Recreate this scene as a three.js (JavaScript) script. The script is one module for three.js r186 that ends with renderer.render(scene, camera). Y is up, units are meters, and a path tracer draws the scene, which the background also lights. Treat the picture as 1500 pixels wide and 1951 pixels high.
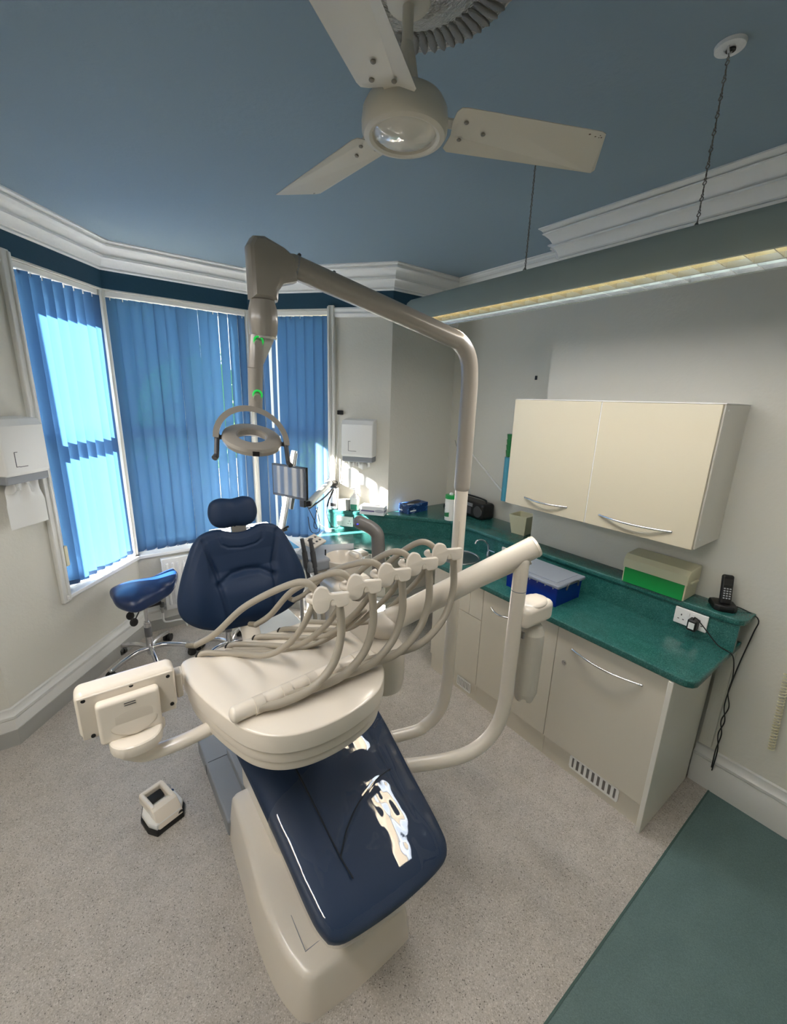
import * as THREE from 'three';
import { RoundedBoxGeometry } from 'three/addons/geometries/RoundedBoxGeometry.js';
import { mergeGeometries, mergeVertices, toCreasedNormals } from 'three/addons/utils/BufferGeometryUtils.js';
import { RectAreaLightUniformsLib } from 'three/addons/lights/RectAreaLightUniformsLib.js';

// ---------------------------------------------------------------- camera, sky, sun, exposure
const scene = new THREE.Scene();
const renderer = new THREE.WebGLRenderer();
renderer.toneMapping = THREE.LinearToneMapping;
renderer.toneMappingExposure = 1.74;
renderer.shadowMap.enabled = true;
RectAreaLightUniformsLib.init();
const camera = new THREE.PerspectiveCamera(100.78, 1500 / 1951, 0.02, 100);
{
  const d = Math.PI / 180, pitch = 14.814 * d, roll = 1.8385 * d, yaw = 36.752 * d;
  const f = new THREE.Vector3(Math.sin(yaw) * Math.cos(pitch), -Math.sin(pitch), -Math.cos(yaw) * Math.cos(pitch));
  const r = new THREE.Vector3(Math.cos(yaw), 0, Math.sin(yaw)), u = r.clone().cross(f);
  const r2 = r.clone().multiplyScalar(Math.cos(roll)).addScaledVector(u, Math.sin(roll));
  const u2 = u.clone().multiplyScalar(Math.cos(roll)).addScaledVector(r, -Math.sin(roll));
  camera.quaternion.setFromRotationMatrix(new THREE.Matrix4().makeBasis(r2, u2, f.clone().negate()));
  camera.position.set(0, 2.05, 0);
}
scene.background = new THREE.Color(0.72, 0.86, 1.0);
scene.backgroundIntensity = 1.65;
const sun = new THREE.DirectionalLight(new THREE.Color(1.0, 0.93, 0.86), 78);
sun.position.set(-0.84 * 12, 0.465 * 12 + 1, -0.235 * 12 - 3);
sun.target.position.set(0, 1, -3);
sun.castShadow = true;
Object.assign(sun.shadow.camera, { left: -5, right: 5, top: 5, bottom: -5, near: 0.5, far: 30 });
sun.shadow.mapSize.set(2048, 2048);
scene.add(sun, sun.target);
const TUBE_LIGHT = 13;            // radiance of the fluorescent fittings

// ---------------------------------------------------------------- helpers
let seed = 7;
const rnd = () => { seed = (seed * 1664525 + 1013904223) >>> 0; return seed / 4294967296; };
const V = (x, y, z) => new THREE.Vector3(x, y, z);
const taken = {};
const numbered = (n) => { taken[n] = (taken[n] ?? -1) + 1; return taken[n] ? n + '_' + String(taken[n]).padStart(3, '0') : n; };
function thing(name, label, category, pos = [0, 0, 0], turn = 0, group) {
  const o = new THREE.Group(); o.name = numbered(name); scene.add(o);
  o.position.set(...pos); o.rotation.y = turn; o.userData = { label, category };
  if (group) o.userData.group = group;
  return o;
}
function part(parent, name, geo, mat, label) {
  const m = new THREE.Mesh(Array.isArray(geo) ? merge(geo) : geo, mat); m.name = name; parent.add(m);
  if (label) m.userData.label = label;
  return m;
}
function single(name, geo, mat, label, category, group) {
  const m = part(scene, numbered(name), geo, mat); m.userData = { label, category };
  if (group) m.userData.group = group;
  return m;
}
function struct(name, geo, mat) { const m = part(scene, name, geo, mat); m.userData.kind = 'structure'; return m; }
function merge(list) {
  return mergeGeometries(list.map((g) => {
    const h = g.index ? g.toNonIndexed() : g.clone();
    for (const k of Object.keys(h.attributes)) if (!['position', 'normal', 'uv'].includes(k)) h.deleteAttribute(k);
    if (!h.attributes.uv) h.setAttribute('uv', new THREE.Float32BufferAttribute(new Float32Array(h.attributes.position.count * 2), 2));
    return h;
  }));
}
const put = (g, x = 0, y = 0, z = 0, rx = 0, ry = 0, rz = 0) => {
  g.applyMatrix4(new THREE.Matrix4().compose(V(x, y, z), new THREE.Quaternion().setFromEuler(new THREE.Euler(rx, ry, rz, 'YXZ')), V(1, 1, 1))); return g;
};
const box = (w, h, d, x, y, z, rx = 0, ry = 0, rz = 0) => put(new THREE.BoxGeometry(w, h, d), x, y, z, rx, ry, rz);
const rbox = (w, h, d, r, x = 0, y = 0, z = 0, rx = 0, ry = 0, rz = 0, seg = 3) => put(new RoundedBoxGeometry(w, h, d, seg, Math.min(r, w / 2.02, h / 2.02, d / 2.02)), x, y, z, rx, ry, rz);
const cyl = (r1, r2, h, x = 0, y = 0, z = 0, rx = 0, ry = 0, rz = 0, n = 28) => put(new THREE.CylinderGeometry(r1, r2, h, n), x, y, z, rx, ry, rz);
const sph = (r, x, y, z, sx = 1, sy = 1, sz = 1) => { const g = new THREE.SphereGeometry(r, 24, 16); g.scale(sx, sy, sz); return g.translate(x, y, z); };
const tor = (R, r, x = 0, y = 0, z = 0, rx = 0, ry = 0, rz = 0, arc = Math.PI * 2, n = 40) => put(new THREE.TorusGeometry(R, r, 12, n, arc), x, y, z, rx, ry, rz);
const lathe = (pts, n = 40) => { const g = new THREE.LatheGeometry(pts.map(([a, b]) => new THREE.Vector2(a, b)), n); return toCreasedNormals(g, 0.6); };
const curve = (pts, tension = 0.5, closed = false) => new THREE.CatmullRomCurve3(pts.map((p) => V(...p)), closed, 'catmullrom', tension);
const tube = (pts, r, n = 40, rn = 12) => {
  const c = curve(pts), g = new THREE.TubeGeometry(c, n, r, rn, false), a = c.getPoint(0), b = c.getPoint(1);
  return merge([g, new THREE.SphereGeometry(r, rn, 8).translate(a.x, a.y, a.z), new THREE.SphereGeometry(r, rn, 8).translate(b.x, b.y, b.z)]);
};
// straight cylinder from a to b
function rod(a, b, r1, r2 = r1, n = 24) {
  const A = V(...a), B = V(...b), d = B.clone().sub(A), g = new THREE.CylinderGeometry(r2, r1, d.length(), n);
  g.applyQuaternion(new THREE.Quaternion().setFromUnitVectors(V(0, 1, 0), d.clone().normalize()));
  return g.translate((A.x + B.x) / 2, (A.y + B.y) / 2, (A.z + B.z) / 2);
}
// flat shape in (x, y), extruded along +z with a bevel
function ext(pts, depth, bevel = 0, smooth = false, holes = []) {
  const path = (P, q) => { if (smooth) { const c = new THREE.SplineCurve([...P, P[0]].map((p) => new THREE.Vector2(...p))); q.setFromPoints(c.getPoints(P.length * 6)); } else q.setFromPoints(P.map((p) => new THREE.Vector2(...p))); return q; };
  const s = path(pts, new THREE.Shape()); for (const h of holes) s.holes.push(path(h, new THREE.Path()));
  return toCreasedNormals(new THREE.ExtrudeGeometry(s, { depth: Math.max(depth - 2 * bevel, 1e-4), bevelEnabled: bevel > 0, bevelSize: bevel, bevelOffset: -bevel, bevelThickness: bevel, bevelSegments: 3, curveSegments: 12 }).translate(0, 0, bevel), 0.5);
}
// polygon on the ground plan [x, z], from height y0 to y1
const prism = (pts, y0, y1, bevel = 0, smooth = false) => ext(pts.map(([x, z]) => [x, -z]), y1 - y0, bevel, smooth).rotateX(-Math.PI / 2).translate(0, y0, 0);
// profile [[offset from the wall, height], ...] swept along a plan path [x, z]; the offset goes to the path's right (side 1) or left (side -1)
function sweep(profile, path, side = 1) {
  const n = path.length, rows = [];
  const nor = (a, b) => { const dx = b[0] - a[0], dz = b[1] - a[1], l = Math.hypot(dx, dz); return [-dz / l * side, dx / l * side]; };
  for (let i = 0; i < n; i++) {
    const a = i ? nor(path[i - 1], path[i]) : null, b = i < n - 1 ? nor(path[i], path[i + 1]) : null;
    let m; if (a && b) { const sx = a[0] + b[0], sz = a[1] + b[1], k = 2 / (sx * sx + sz * sz); m = [sx * k, sz * k]; } else m = a ?? b;
    rows.push(profile.map(([o, y]) => [path[i][0] + m[0] * o, y, path[i][1] + m[1] * o]));
  }
  const pos = [], k = profile.length, tri = (a, b, c) => pos.push(...a, ...b, ...c);
  for (let i = 0; i < n - 1; i++) for (let j = 0; j < k - 1; j++) {
    const a = rows[i][j], b = rows[i][j + 1], c = rows[i + 1][j + 1], d = rows[i + 1][j];
    if (side > 0) { tri(a, b, c); tri(a, c, d); } else { tri(a, c, b); tri(a, d, c); }
  }
  for (const [row, flip] of [[rows[0], side > 0], [rows[n - 1], side < 0]]) {
    const tris = THREE.ShapeUtils.triangulateShape(profile.map((p) => new THREE.Vector2(...p)), []);
    for (const [a, b, c] of tris) flip ? tri(row[a], row[c], row[b]) : tri(row[a], row[b], row[c]);
  }
  const g = new THREE.BufferGeometry(); g.setAttribute('position', new THREE.Float32BufferAttribute(pos, 3)); g.computeVertexNormals();
  return uvm(toCreasedNormals(g, 0.55));
}
// uv in metres, by the side a face points to
function uvm(g0, k = 1) {
  const g = g0.index ? g0.toNonIndexed() : g0, p = g.attributes.position, n = g.attributes.normal, uv = new Float32Array(p.count * 2);
  for (let i = 0; i < p.count; i++) {
    const f = i - i % 3, X = Math.abs(n.getX(f)), Y = Math.abs(n.getY(f)), Z = Math.abs(n.getZ(f)), x = p.getX(i), y = p.getY(i), z = p.getZ(i);
    const [a, b] = Y >= X && Y >= Z ? [x, z] : X >= Z ? [z, y] : [x, y];
    uv[2 * i] = a * k; uv[2 * i + 1] = b * k;
  }
  g.setAttribute('uv', new THREE.BufferAttribute(uv, 2)); return g;
}
// cushion: closed outline in (x, y), thickness t, optional dents in its top, and a map to where it sits
function pad({ outline, t, t2 = t, n = 3.2, nu = 128, dent = () => 0, map = (x, y, z) => [x, y, z], inner = 30 }) {
  const c = new THREE.SplineCurve([...outline, outline[0]].map((p) => new THREE.Vector2(...p)));
  const ring = c.getSpacedPoints(nu).slice(0, nu), cx = ring.reduce((s, p) => s + p.x, 0) / nu, cy = ring.reduce((s, p) => s + p.y, 0) / nu;
  const rz = []; for (let i = 0; i < inner; i++) { const r = i / inner * 0.86; rz.push([r, Math.pow(1 - Math.pow(r, n), 1 / n), 1]); }
  const r0 = 0.86, th0 = Math.asin(Math.pow(r0, n / 2)), m = 14;
  for (let i = 0; i <= m; i++) { const th = th0 + (Math.PI - 2 * th0) * i / m; rz.push([Math.pow(Math.abs(Math.sin(th)), 2 / n), Math.sign(Math.cos(th)) * Math.pow(Math.abs(Math.cos(th)), 2 / n), Math.cos(th) > 0.3 ? 1 : 0]); }
  rz.push([0.5, -1, 0], [0, -1, 0]);
  const pos = [], idx = [], uv = [];
  for (const [r, h, top] of rz) for (let i = 0; i < nu; i++) {
    const x = cx + (ring[i].x - cx) * r, y = cy + (ring[i].y - cy) * r;
    pos.push(...map(x, y, h > 0 ? h * t / 2 - (top ? dent(x, y) : 0) : h * t2 / 2)); uv.push(x, y);
  }
  for (let j = 0; j < rz.length - 1; j++) for (let i = 0; i < nu; i++) { const a = j * nu + i, b = j * nu + (i + 1) % nu; idx.push(a, a + nu, b, b, a + nu, b + nu); }
  const g = new THREE.BufferGeometry(); g.setAttribute('position', new THREE.Float32BufferAttribute(pos, 3)); g.setAttribute('uv', new THREE.Float32BufferAttribute(uv, 2)); g.setIndex(idx);
  // outward winding: the signed volume must be positive
  let vol = 0; const P = pos; for (let i = 0; i < idx.length; i += 3) { const [a, b, c2] = [idx[i] * 3, idx[i + 1] * 3, idx[i + 2] * 3]; vol += P[a] * (P[b + 1] * P[c2 + 2] - P[b + 2] * P[c2 + 1]) - P[a + 1] * (P[b] * P[c2 + 2] - P[b + 2] * P[c2]) + P[a + 2] * (P[b] * P[c2 + 1] - P[b + 1] * P[c2]); }
  if (vol < 0) { for (let i = 0; i < idx.length; i += 3) [idx[i], idx[i + 1]] = [idx[i + 1], idx[i]]; g.setIndex(idx); }
  g.computeVertexNormals(); return g;
}
const segDist = (x, y, a, b) => { const dx = b[0] - a[0], dy = b[1] - a[1], t = Math.max(0, Math.min(1, ((x - a[0]) * dx + (y - a[1]) * dy) / (dx * dx + dy * dy))); return Math.hypot(x - a[0] - t * dx, y - a[1] - t * dy); };
const seam = (x, y, line, w = 0.006, depth = 0.005) => { let d = 9; for (let i = 0; i < line.length - 1; i++) d = Math.min(d, segDist(x, y, line[i], line[i + 1])); return depth * Math.exp(-d * d / (w * w)); };

// ---------------------------------------------------------------- textures and materials
function tex(size, fn, repeat = 1, srgb = true) {
  const d = new Uint8Array(size * size * 4);
  for (let y = 0; y < size; y++) for (let x = 0; x < size; x++) { const c = fn(x, y), i = (y * size + x) * 4; d[i] = c[0]; d[i + 1] = c[1]; d[i + 2] = c[2]; d[i + 3] = 255; }
  const t = new THREE.DataTexture(d, size, size); t.wrapS = t.wrapT = THREE.RepeatWrapping; t.magFilter = THREE.LinearFilter; t.minFilter = THREE.LinearMipmapLinearFilter; t.generateMipmaps = true;
  t.repeat.set(repeat, repeat); if (srgb) t.colorSpace = THREE.SRGBColorSpace; t.needsUpdate = true; return t;
}
// tiling value noise
function noise(size, cell) {
  const n = Math.max(1, Math.round(size / cell)), g = Array.from({ length: n * n }, rnd), sm = (t) => t * t * (3 - 2 * t);
  return (x, y) => { const u = x / size * n, v = y / size * n, i = Math.floor(u), j = Math.floor(v), a = sm(u - i), b = sm(v - j), q = (p, r) => g[((r % n + n) % n) * n + (p % n + n) % n]; return (q(i, j) * (1 - a) + q(i + 1, j) * a) * (1 - b) + (q(i, j + 1) * (1 - a) + q(i + 1, j + 1) * a) * b; };
}
// speckled sheet: base colour plus grains of several colours
function speckle(size, base, grains, repeat, wob = 10) {
  const img = new Float32Array(size * size * 3), a = noise(size, 90), b = noise(size, 4), c = noise(size, 2);
  for (let y = 0; y < size; y++) for (let x = 0; x < size; x++) { const v = (a(x, y) - 0.5) * wob * 0.6 + (b(x, y) - 0.5) * wob + (c(x, y) - 0.5) * wob; for (let k = 0; k < 3; k++) img[(y * size + x) * 3 + k] = base[k] + v; }
  for (const [col, count, r0, r1, al] of grains) for (let i = 0; i < count; i++) {
    const cx = rnd() * size, cy = rnd() * size, rx = r0 + rnd() * (r1 - r0), ry = rx * (0.5 + rnd() * 0.6), an = rnd() * 3.14, R = Math.ceil(rx + 1), co = Math.cos(an), si = Math.sin(an);
    for (let y = -R; y <= R; y++) for (let x = -R; x <= R; x++) {
      const u = (x * co + y * si) / rx, v = (-x * si + y * co) / ry; if (u * u + v * v > 1) continue;
      const o = ((((cy + y) | 0) % size + size) % size * size + (((cx + x) | 0) % size + size) % size) * 3; for (let k = 0; k < 3; k++) img[o + k] += (col[k] - img[o + k]) * al;
    }
  }
  return tex(size, (x, y) => [0, 1, 2].map((k) => Math.max(0, Math.min(255, img[(y * size + x) * 3 + k]))), repeat);
}
const bumpTex = (size, cells, repeat) => { const ns = cells.map(([c, w]) => [noise(size, c), w]); const tw = cells.reduce((s, [, w]) => s + w, 0); return tex(size, (x, y) => { let v = 0; for (const [f, w] of ns) v += f(x, y) * w; v = v / tw * 255; return [v, v, v]; }, repeat, false); };
const std = (o) => new THREE.MeshStandardMaterial(o), phy = (o) => new THREE.MeshPhysicalMaterial(o);
const plaster = bumpTex(512, [[40, 1], [8, 1], [3, 0.6]], 1.2);
const orange = bumpTex(256, [[6, 1], [3, 1]], 6);
const leather = bumpTex(256, [[5, 1], [2.5, 1]], 14);
const M = {
  wall: std({ color: '#d5d3c9', roughness: 0.75, bumpMap: plaster, bumpScale: 0.0012 }),
  ceiling: std({ color: '#8b9fac', roughness: 0.85, bumpMap: plaster, bumpScale: 0.001 }),
  frieze: std({ color: '#123f55', roughness: 0.7, bumpMap: plaster, bumpScale: 0.001 }),
  gloss: std({ color: '#e2e2dd', roughness: 0.35, bumpMap: plaster, bumpScale: 0.0006 }),
  cornice: std({ color: '#ecedec', roughness: 0.6, bumpMap: plaster, bumpScale: 0.0015 }),
  floor: std({ map: speckle(1024, [178, 171, 162], [[[204, 199, 191], 5200, 2, 5, 0.55], [[142, 136, 127], 4200, 2, 4.5, 0.6], [[84, 79, 74], 900, 1.5, 3.4, 0.8], [[226, 223, 217], 900, 1.5, 3, 0.7]], 1.5, 18), roughness: 0.5, bumpMap: orange, bumpScale: 0.0004 }),
  mat: std({ map: speckle(512, [92, 116, 114], [[[108, 132, 128], 1600, 1, 2.5, 0.4], [[74, 98, 97], 1600, 1, 2.5, 0.4]], 2.5, 12), roughness: 0.6, bumpMap: orange, bumpScale: 0.0004 }),
  worktop: std({ map: speckle(1024, [42, 98, 93], [[[70, 130, 121], 5200, 2, 5, 0.55], [[24, 66, 65], 3600, 2, 5, 0.6], [[126, 172, 160], 900, 1.4, 3, 0.6]], 2.2, 16), roughness: 0.22 }),
  unit: std({ color: '#c9c1aa', roughness: 0.38 }),
  baseUnit: std({ color: '#cdc7b8', roughness: 0.4 }),
  unitEdge: std({ color: '#dcd9cf', roughness: 0.4 }),
  dental: phy({ color: '#e6ddcf', roughness: 0.28, clearcoat: 0.4, clearcoatRoughness: 0.12 }),
  dental2: phy({ color: '#d8cfc1', roughness: 0.32, clearcoat: 0.3, clearcoatRoughness: 0.2 }),
  hose: std({ color: '#a79f90', roughness: 0.42 }),
  hoseEnd: std({ color: '#8d8474', roughness: 0.4, metalness: 0.3 }),
  lampGrey: phy({ color: '#a09a91', roughness: 0.3, clearcoat: 0.4, clearcoatRoughness: 0.15 }),
  greyPlastic: std({ color: '#6f6c69', roughness: 0.4 }),
  darkGrey: std({ color: '#4c4d50', roughness: 0.45 }),
  plate: std({ color: '#8d9196', roughness: 0.5 }),
  vinyl: std({ color: '#0a2747', roughness: 0.62 }),
  stoolVinyl: phy({ color: '#0e2c58', roughness: 0.32, bumpMap: leather, bumpScale: 0.0003, clearcoat: 0.3, clearcoatRoughness: 0.25 }),
  film: phy({ color: '#ffffff', roughness: 0.04, transmission: 1, thickness: 0, ior: 1.5, side: THREE.DoubleSide }),
  clear: phy({ color: '#eef2f4', roughness: 0.08, transmission: 1, thickness: 0, ior: 1.45, side: THREE.DoubleSide }),
  glass: phy({ color: '#ffffff', roughness: 0.0, transmission: 1, thickness: 0, ior: 1.5, side: THREE.DoubleSide }),
  chrome: std({ color: '#d8d8da', roughness: 0.14, metalness: 1 }),
  steel: std({ color: '#a9aaab', roughness: 0.3, metalness: 1 }),
  chain: std({ color: '#8b8780', roughness: 0.45, metalness: 0.8 }),
  black: std({ color: '#141415', roughness: 0.45 }),
  screen: phy({ color: '#101113', roughness: 0.12, clearcoat: 1, clearcoatRoughness: 0.05 }),
  white: std({ color: '#e9e9e6', roughness: 0.35 }),
  upvc: std({ color: '#e6e7e6', roughness: 0.3 }),
  fan: std({ color: '#cfcabe', roughness: 0.35 }),
  rust: std({ color: '#5a4632', roughness: 0.9 }),
  fitting: std({ color: '#a9b3ac', roughness: 0.45 }),
  reflector: std({ color: '#e8e9ea', roughness: 0.22, metalness: 1 }),
  louvreWarm: std({ color: '#e6dcc4', roughness: 0.25, metalness: 1 }),
  lampTube: std({ color: '#ffffff', emissive: '#fff2dc', emissiveIntensity: 5 }),
  lampTube2: std({ color: '#ffffff', emissive: '#eaf2ff', emissiveIntensity: 5 }),
  green: std({ color: '#0c7a3a', roughness: 0.4 }),
  ledGreen: std({ color: '#30d060', emissive: '#18e050', emissiveIntensity: 0.22, roughness: 0.4 }),
  ledBlue: std({ color: '#5a5ae8', emissive: '#3a3af0', emissiveIntensity: 0.5, roughness: 0.4 }),
  cream: std({ color: '#d9d4b4', roughness: 0.4 }),
  blueBox: phy({ color: '#0a2f9e', roughness: 0.2, transmission: 0.25, thickness: 0 }),
  clearLid: phy({ color: '#c3cbd6', roughness: 0.3, transmission: 0.55, thickness: 0 }),
  paper: std({ color: '#e6e6e2', roughness: 0.9, side: THREE.DoubleSide }),
  aqua: std({ color: '#4aa3bd', roughness: 0.35 }),
  brassGrey: std({ color: '#7c7466', roughness: 0.5, metalness: 0.4 }),
  rose: std({ color: '#d5d4d0', roughness: 0.75, bumpMap: bumpTex(256, [[14, 1], [5, 0.7]], 5), bumpScale: 0.012 }),
  skirt: std({ color: '#d6d6d2', roughness: 0.35 }),
};
const weave = bumpTex(256, [[3, 1], [2, 1]], 8);
const blind = phy({ color: '#426c98', roughness: 0.95, transmission: 0.5, thickness: 0, side: THREE.DoubleSide, bumpMap: weave, bumpScale: 0.0002 });
// ---------------------------------------------------------------- the room
const CEIL = 3.05;
const BL = [-0.52, -2.99], CL = [0.275, -3.96], CR = [1.32, -3.96], BR = [2.15, -2.97];
const AL = [2.86, -2.97], AC = [2.86, -1.79], CB = [2.61, -1.79];
const REAR = 1.3, LEFT = -1.17, CHX = 2.61, MATZ = -0.425;
function frameOf(a, b) {   // local frame of a wall: x along it, z into the room
  const dx = b[0] - a[0], dz = b[1] - a[1], l = Math.hypot(dx, dz), th = Math.atan2(-dz / l, dx / l);
  const mat = new THREE.Matrix4().makeRotationY(th).setPosition(a[0], 0, a[1]);
  return { l, th, mat, at: (s, y, o) => V(s, y, o).applyMatrix4(mat).toArray() };
}
const place = (g, fr) => g.applyMatrix4(fr.mat);
function wall(name, a, b, thick, open, y1 = CEIL, ext0 = 0, ext1 = 0) {
  const fr = frameOf(a, b), L = fr.l, gs = [], add = (s0, s1, p, q) => { if (s1 - s0 > 1e-3 && q - p > 1e-3) gs.push(uvm(box(s1 - s0, q - p, thick, (s0 + s1) / 2, (p + q) / 2, -thick / 2))); };
  if (open) { const [s0, s1, p, q] = open; add(-ext0, s0, 0, y1); add(s1, L + ext1, 0, y1); add(s0, s1, 0, p); add(s0, s1, q, y1); } else add(-ext0, L + ext1, 0, y1);
  return struct(name, place(merge(gs), fr), M.wall);
}
const FL = frameOf(BL, CL), FC = frameOf(CL, CR), FR = frameOf(CR, BR);
const SILL = 0.7, HEAD = 2.75, TH = 0.48;
const openL = [0.515, FL.l - 0.014, SILL, HEAD], openC = [0.012, FC.l - 0.012, SILL, HEAD], openR = [0.014, 0.745, SILL, HEAD];
wall('wall_bay_left', BL, CL, TH, openL);
wall('wall_bay_back', CL, CR, TH, openC);
wall('wall_bay_right', CR, BR, TH, openR);
wall('wall_return_right', BR, AL, 0.2, null, CEIL, 0, 0.2);
wall('wall_alcove', AL, AC, 0.2, null);
struct('wall_right', uvm(box(0.45, CEIL, REAR - CB[1], CHX + 0.225, CEIL / 2, (REAR + CB[1]) / 2)), M.wall);
wall('wall_rear', [CHX, REAR], [LEFT, REAR], 0.2, null, CEIL, 0.45, 0.2);
wall('wall_left', [LEFT, REAR], [LEFT, BL[1]], 0.2, null);
wall('wall_return_left', [LEFT, BL[1]], BL, 0.3, null, CEIL, 0.2, 0);
const outline = [BL, CL, CR, BR, AL, AC, CB, [CHX, REAR], [LEFT, REAR], [LEFT, BL[1]]];
struct('ceiling', uvm(prism([[LEFT - .1, BL[1] - .1], [-.6, -3.1], [.14, -4.2], [1.45, -4.2], [2.3, -3.1], [3.05, -3.1], [3.05, REAR + .1], [LEFT - .1, REAR + .1]], CEIL, CEIL + 0.2)), M.ceiling);
struct('floor', uvm(prism([[LEFT - .1, BL[1] - .1], [-.6, -3.1], [.14, -4.2], [1.45, -4.2], [2.3, -3.1], [3.05, -3.1], [3.05, MATZ - .02], [LEFT - .1, MATZ + .03]], -0.12, 0)), M.floor);
struct('floor_vinyl', uvm(prism([[LEFT - .1, MATZ + .03], [3.05, MATZ - .02], [3.05, REAR + .1], [LEFT - .1, REAR + .1]], -0.12, 0.001)), M.mat);
// painted band under the cornice
const band = (name, path, y0, y1) => struct(name, sweep([[0, y0], [0.004, y0], [0.004, y1], [0, y1]], path), M.frieze);
band('trim_frieze_bay', [[LEFT, BL[1]], BL, CL, CR, BR, AL, AC], HEAD + 0.01, 2.9);
band('trim_frieze_right', [CB, [CHX, REAR]], 2.8, 2.96);
// picture rail on the bay wall beside the window
const rail = [[0, 2.69], [0.012, 2.695], [0.022, 2.715], [0.014, 2.73], [0.024, 2.75], [0.02, 2.762], [0, 2.762]];
struct('trim_picture_rail', sweep(rail, [FR.at(0.8, 0, 0), [BR[0], 0, BR[1]], [AL[0], 0, AL[1]]].map((p) => [p[0], p[2]])), M.cornice);
struct('trim_picture_rail_left', sweep(rail, [[LEFT, BL[1]], BL, FL.at(0.46, 0, 0)].map((p) => p.length === 3 ? [p[0], p[2]] : p)), M.cornice);
// cornices
const corniceProfile = (y0, h, p) => [[0, y0], [0.1, y0], [0.14, y0 + 0.05], [0.1, y0 + 0.12], [0.16, y0 + 0.15], [0.2, y0 + 0.24], [0.3, y0 + 0.38], [0.38, y0 + 0.42], [0.46, y0 + 0.42], [0.46, y0 + 0.5], [0.4, y0 + 0.52], [0.46, y0 + 0.62], [0.58, y0 + 0.74], [0.74, y0 + 0.8], [0.84, y0 + 0.8], [0.84, y0 + 0.86], [0.78, y0 + 0.88], [0.88, y0 + 0.95], [1, y0 + 0.95], [1, y0 + 1], [0, y0 + 1]].map(([a, b]) => [a * p, y0 + (b - y0) * h]);
struct('trim_cornice_bay', sweep(corniceProfile(2.88, CEIL - 2.88, 0.13), [[LEFT, REAR], [LEFT, BL[1]], BL, CL, CR, BR, AL, AC, [CHX, AC[1]]]), M.cornice);
struct('trim_cornice_right', sweep(corniceProfile(2.93, CEIL - 2.93, 0.27), [[CHX, CB[1] - 0.01], [CHX, REAR]]), M.cornice);
// skirting boards
const skirtP = [[0, 0], [0.026, 0], [0.026, 0.165], [0.022, 0.172], [0.03, 0.18], [0.03, 0.195], [0.02, 0.203], [0.012, 0.225], [0.012, 0.235], [0, 0.24]];
struct('baseboard_bay', sweep(skirtP, [[LEFT, REAR], [LEFT, BL[1]], BL, CL, CR, BR, AL, [AL[0], -2.3]]), M.skirt);
struct('baseboard_right', sweep(skirtP, [[CHX, -0.55], [CHX, REAR]]), M.skirt);
struct('trim_floor_edge', sweep([[0.026, 0], [0.031, 0], [0.029, 0.1], [0.026, 0.102]], [[LEFT, -0.43], [LEFT, BL[1]], BL, CL, CR, BR, AL, [AL[0], -2.3]]), std({ color: '#a5a5a0', roughness: 0.5 }));
struct('trim_pipe_casing', [rbox(0.026, 0.6, 0.06, 0.004, CHX - 0.013, 0.555, -0.512)], M.wall);
struct('trim_floor_strip', box(2.2, 0.003, 0.008, 1.5, 0.002, MATZ - 0.004, 0, 0.0119), std({ color: '#3f5a55', roughness: 0.6 }));

// windows: frame, two sashes with their panes, inner sill board
function windowUnit(n, fr, [s0, s1, y0, y1], lights = 1) {
  const g = new THREE.Group(); g.name = 'window_' + n; g.userData.kind = 'structure'; scene.add(g); g.applyMatrix4(fr.mat);
  const w = s1 - s0, cx = (s0 + s1) / 2, z = -0.17, b = 0.055;
  part(g, 'window_frame', [box(b, y1 - y0, 0.09, s0 + b / 2, (y0 + y1) / 2, z), box(b, y1 - y0, 0.09, s1 - b / 2, (y0 + y1) / 2, z), box(w, b, 0.09, cx, y1 - b / 2, z), box(w, b, 0.09, cx, y0 + b / 2, z)], M.upvc);
  const mid = 1.72;
  part(g, 'meeting_rail', rbox(w - 2 * b, 0.075, 0.07, 0.006, cx, mid, z), M.upvc);
  for (let i = 1; i < lights; i++) part(g, 'mullion', rbox(0.06, y1 - y0 - 2 * b, 0.07, 0.006, s0 + w * i / lights, (y0 + y1) / 2, z), M.upvc);
  for (let i = 0; i < lights; i++) for (const [p, q] of [[y0 + b, mid - 0.037], [mid + 0.037, y1 - b]]) {
    const a = s0 + b + (w - 2 * b) * i / lights + (i ? 0.03 : 0), e = s0 + b + (w - 2 * b) * (i + 1) / lights - (i < lights - 1 ? 0.03 : 0);
    part(g, 'pane', box(e - a, q - p, 0.004, (a + e) / 2, (p + q) / 2, z), M.glass);
  }
  part(g, 'window_sill', rbox(w + 0.06, 0.03, 0.19, 0.006, cx, y0 + 0.005, -0.06), M.upvc);
  return g;
}
windowUnit(1, FL, openL); windowUnit(2, FC, openC, 2); windowUnit(3, FR, openR);
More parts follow.
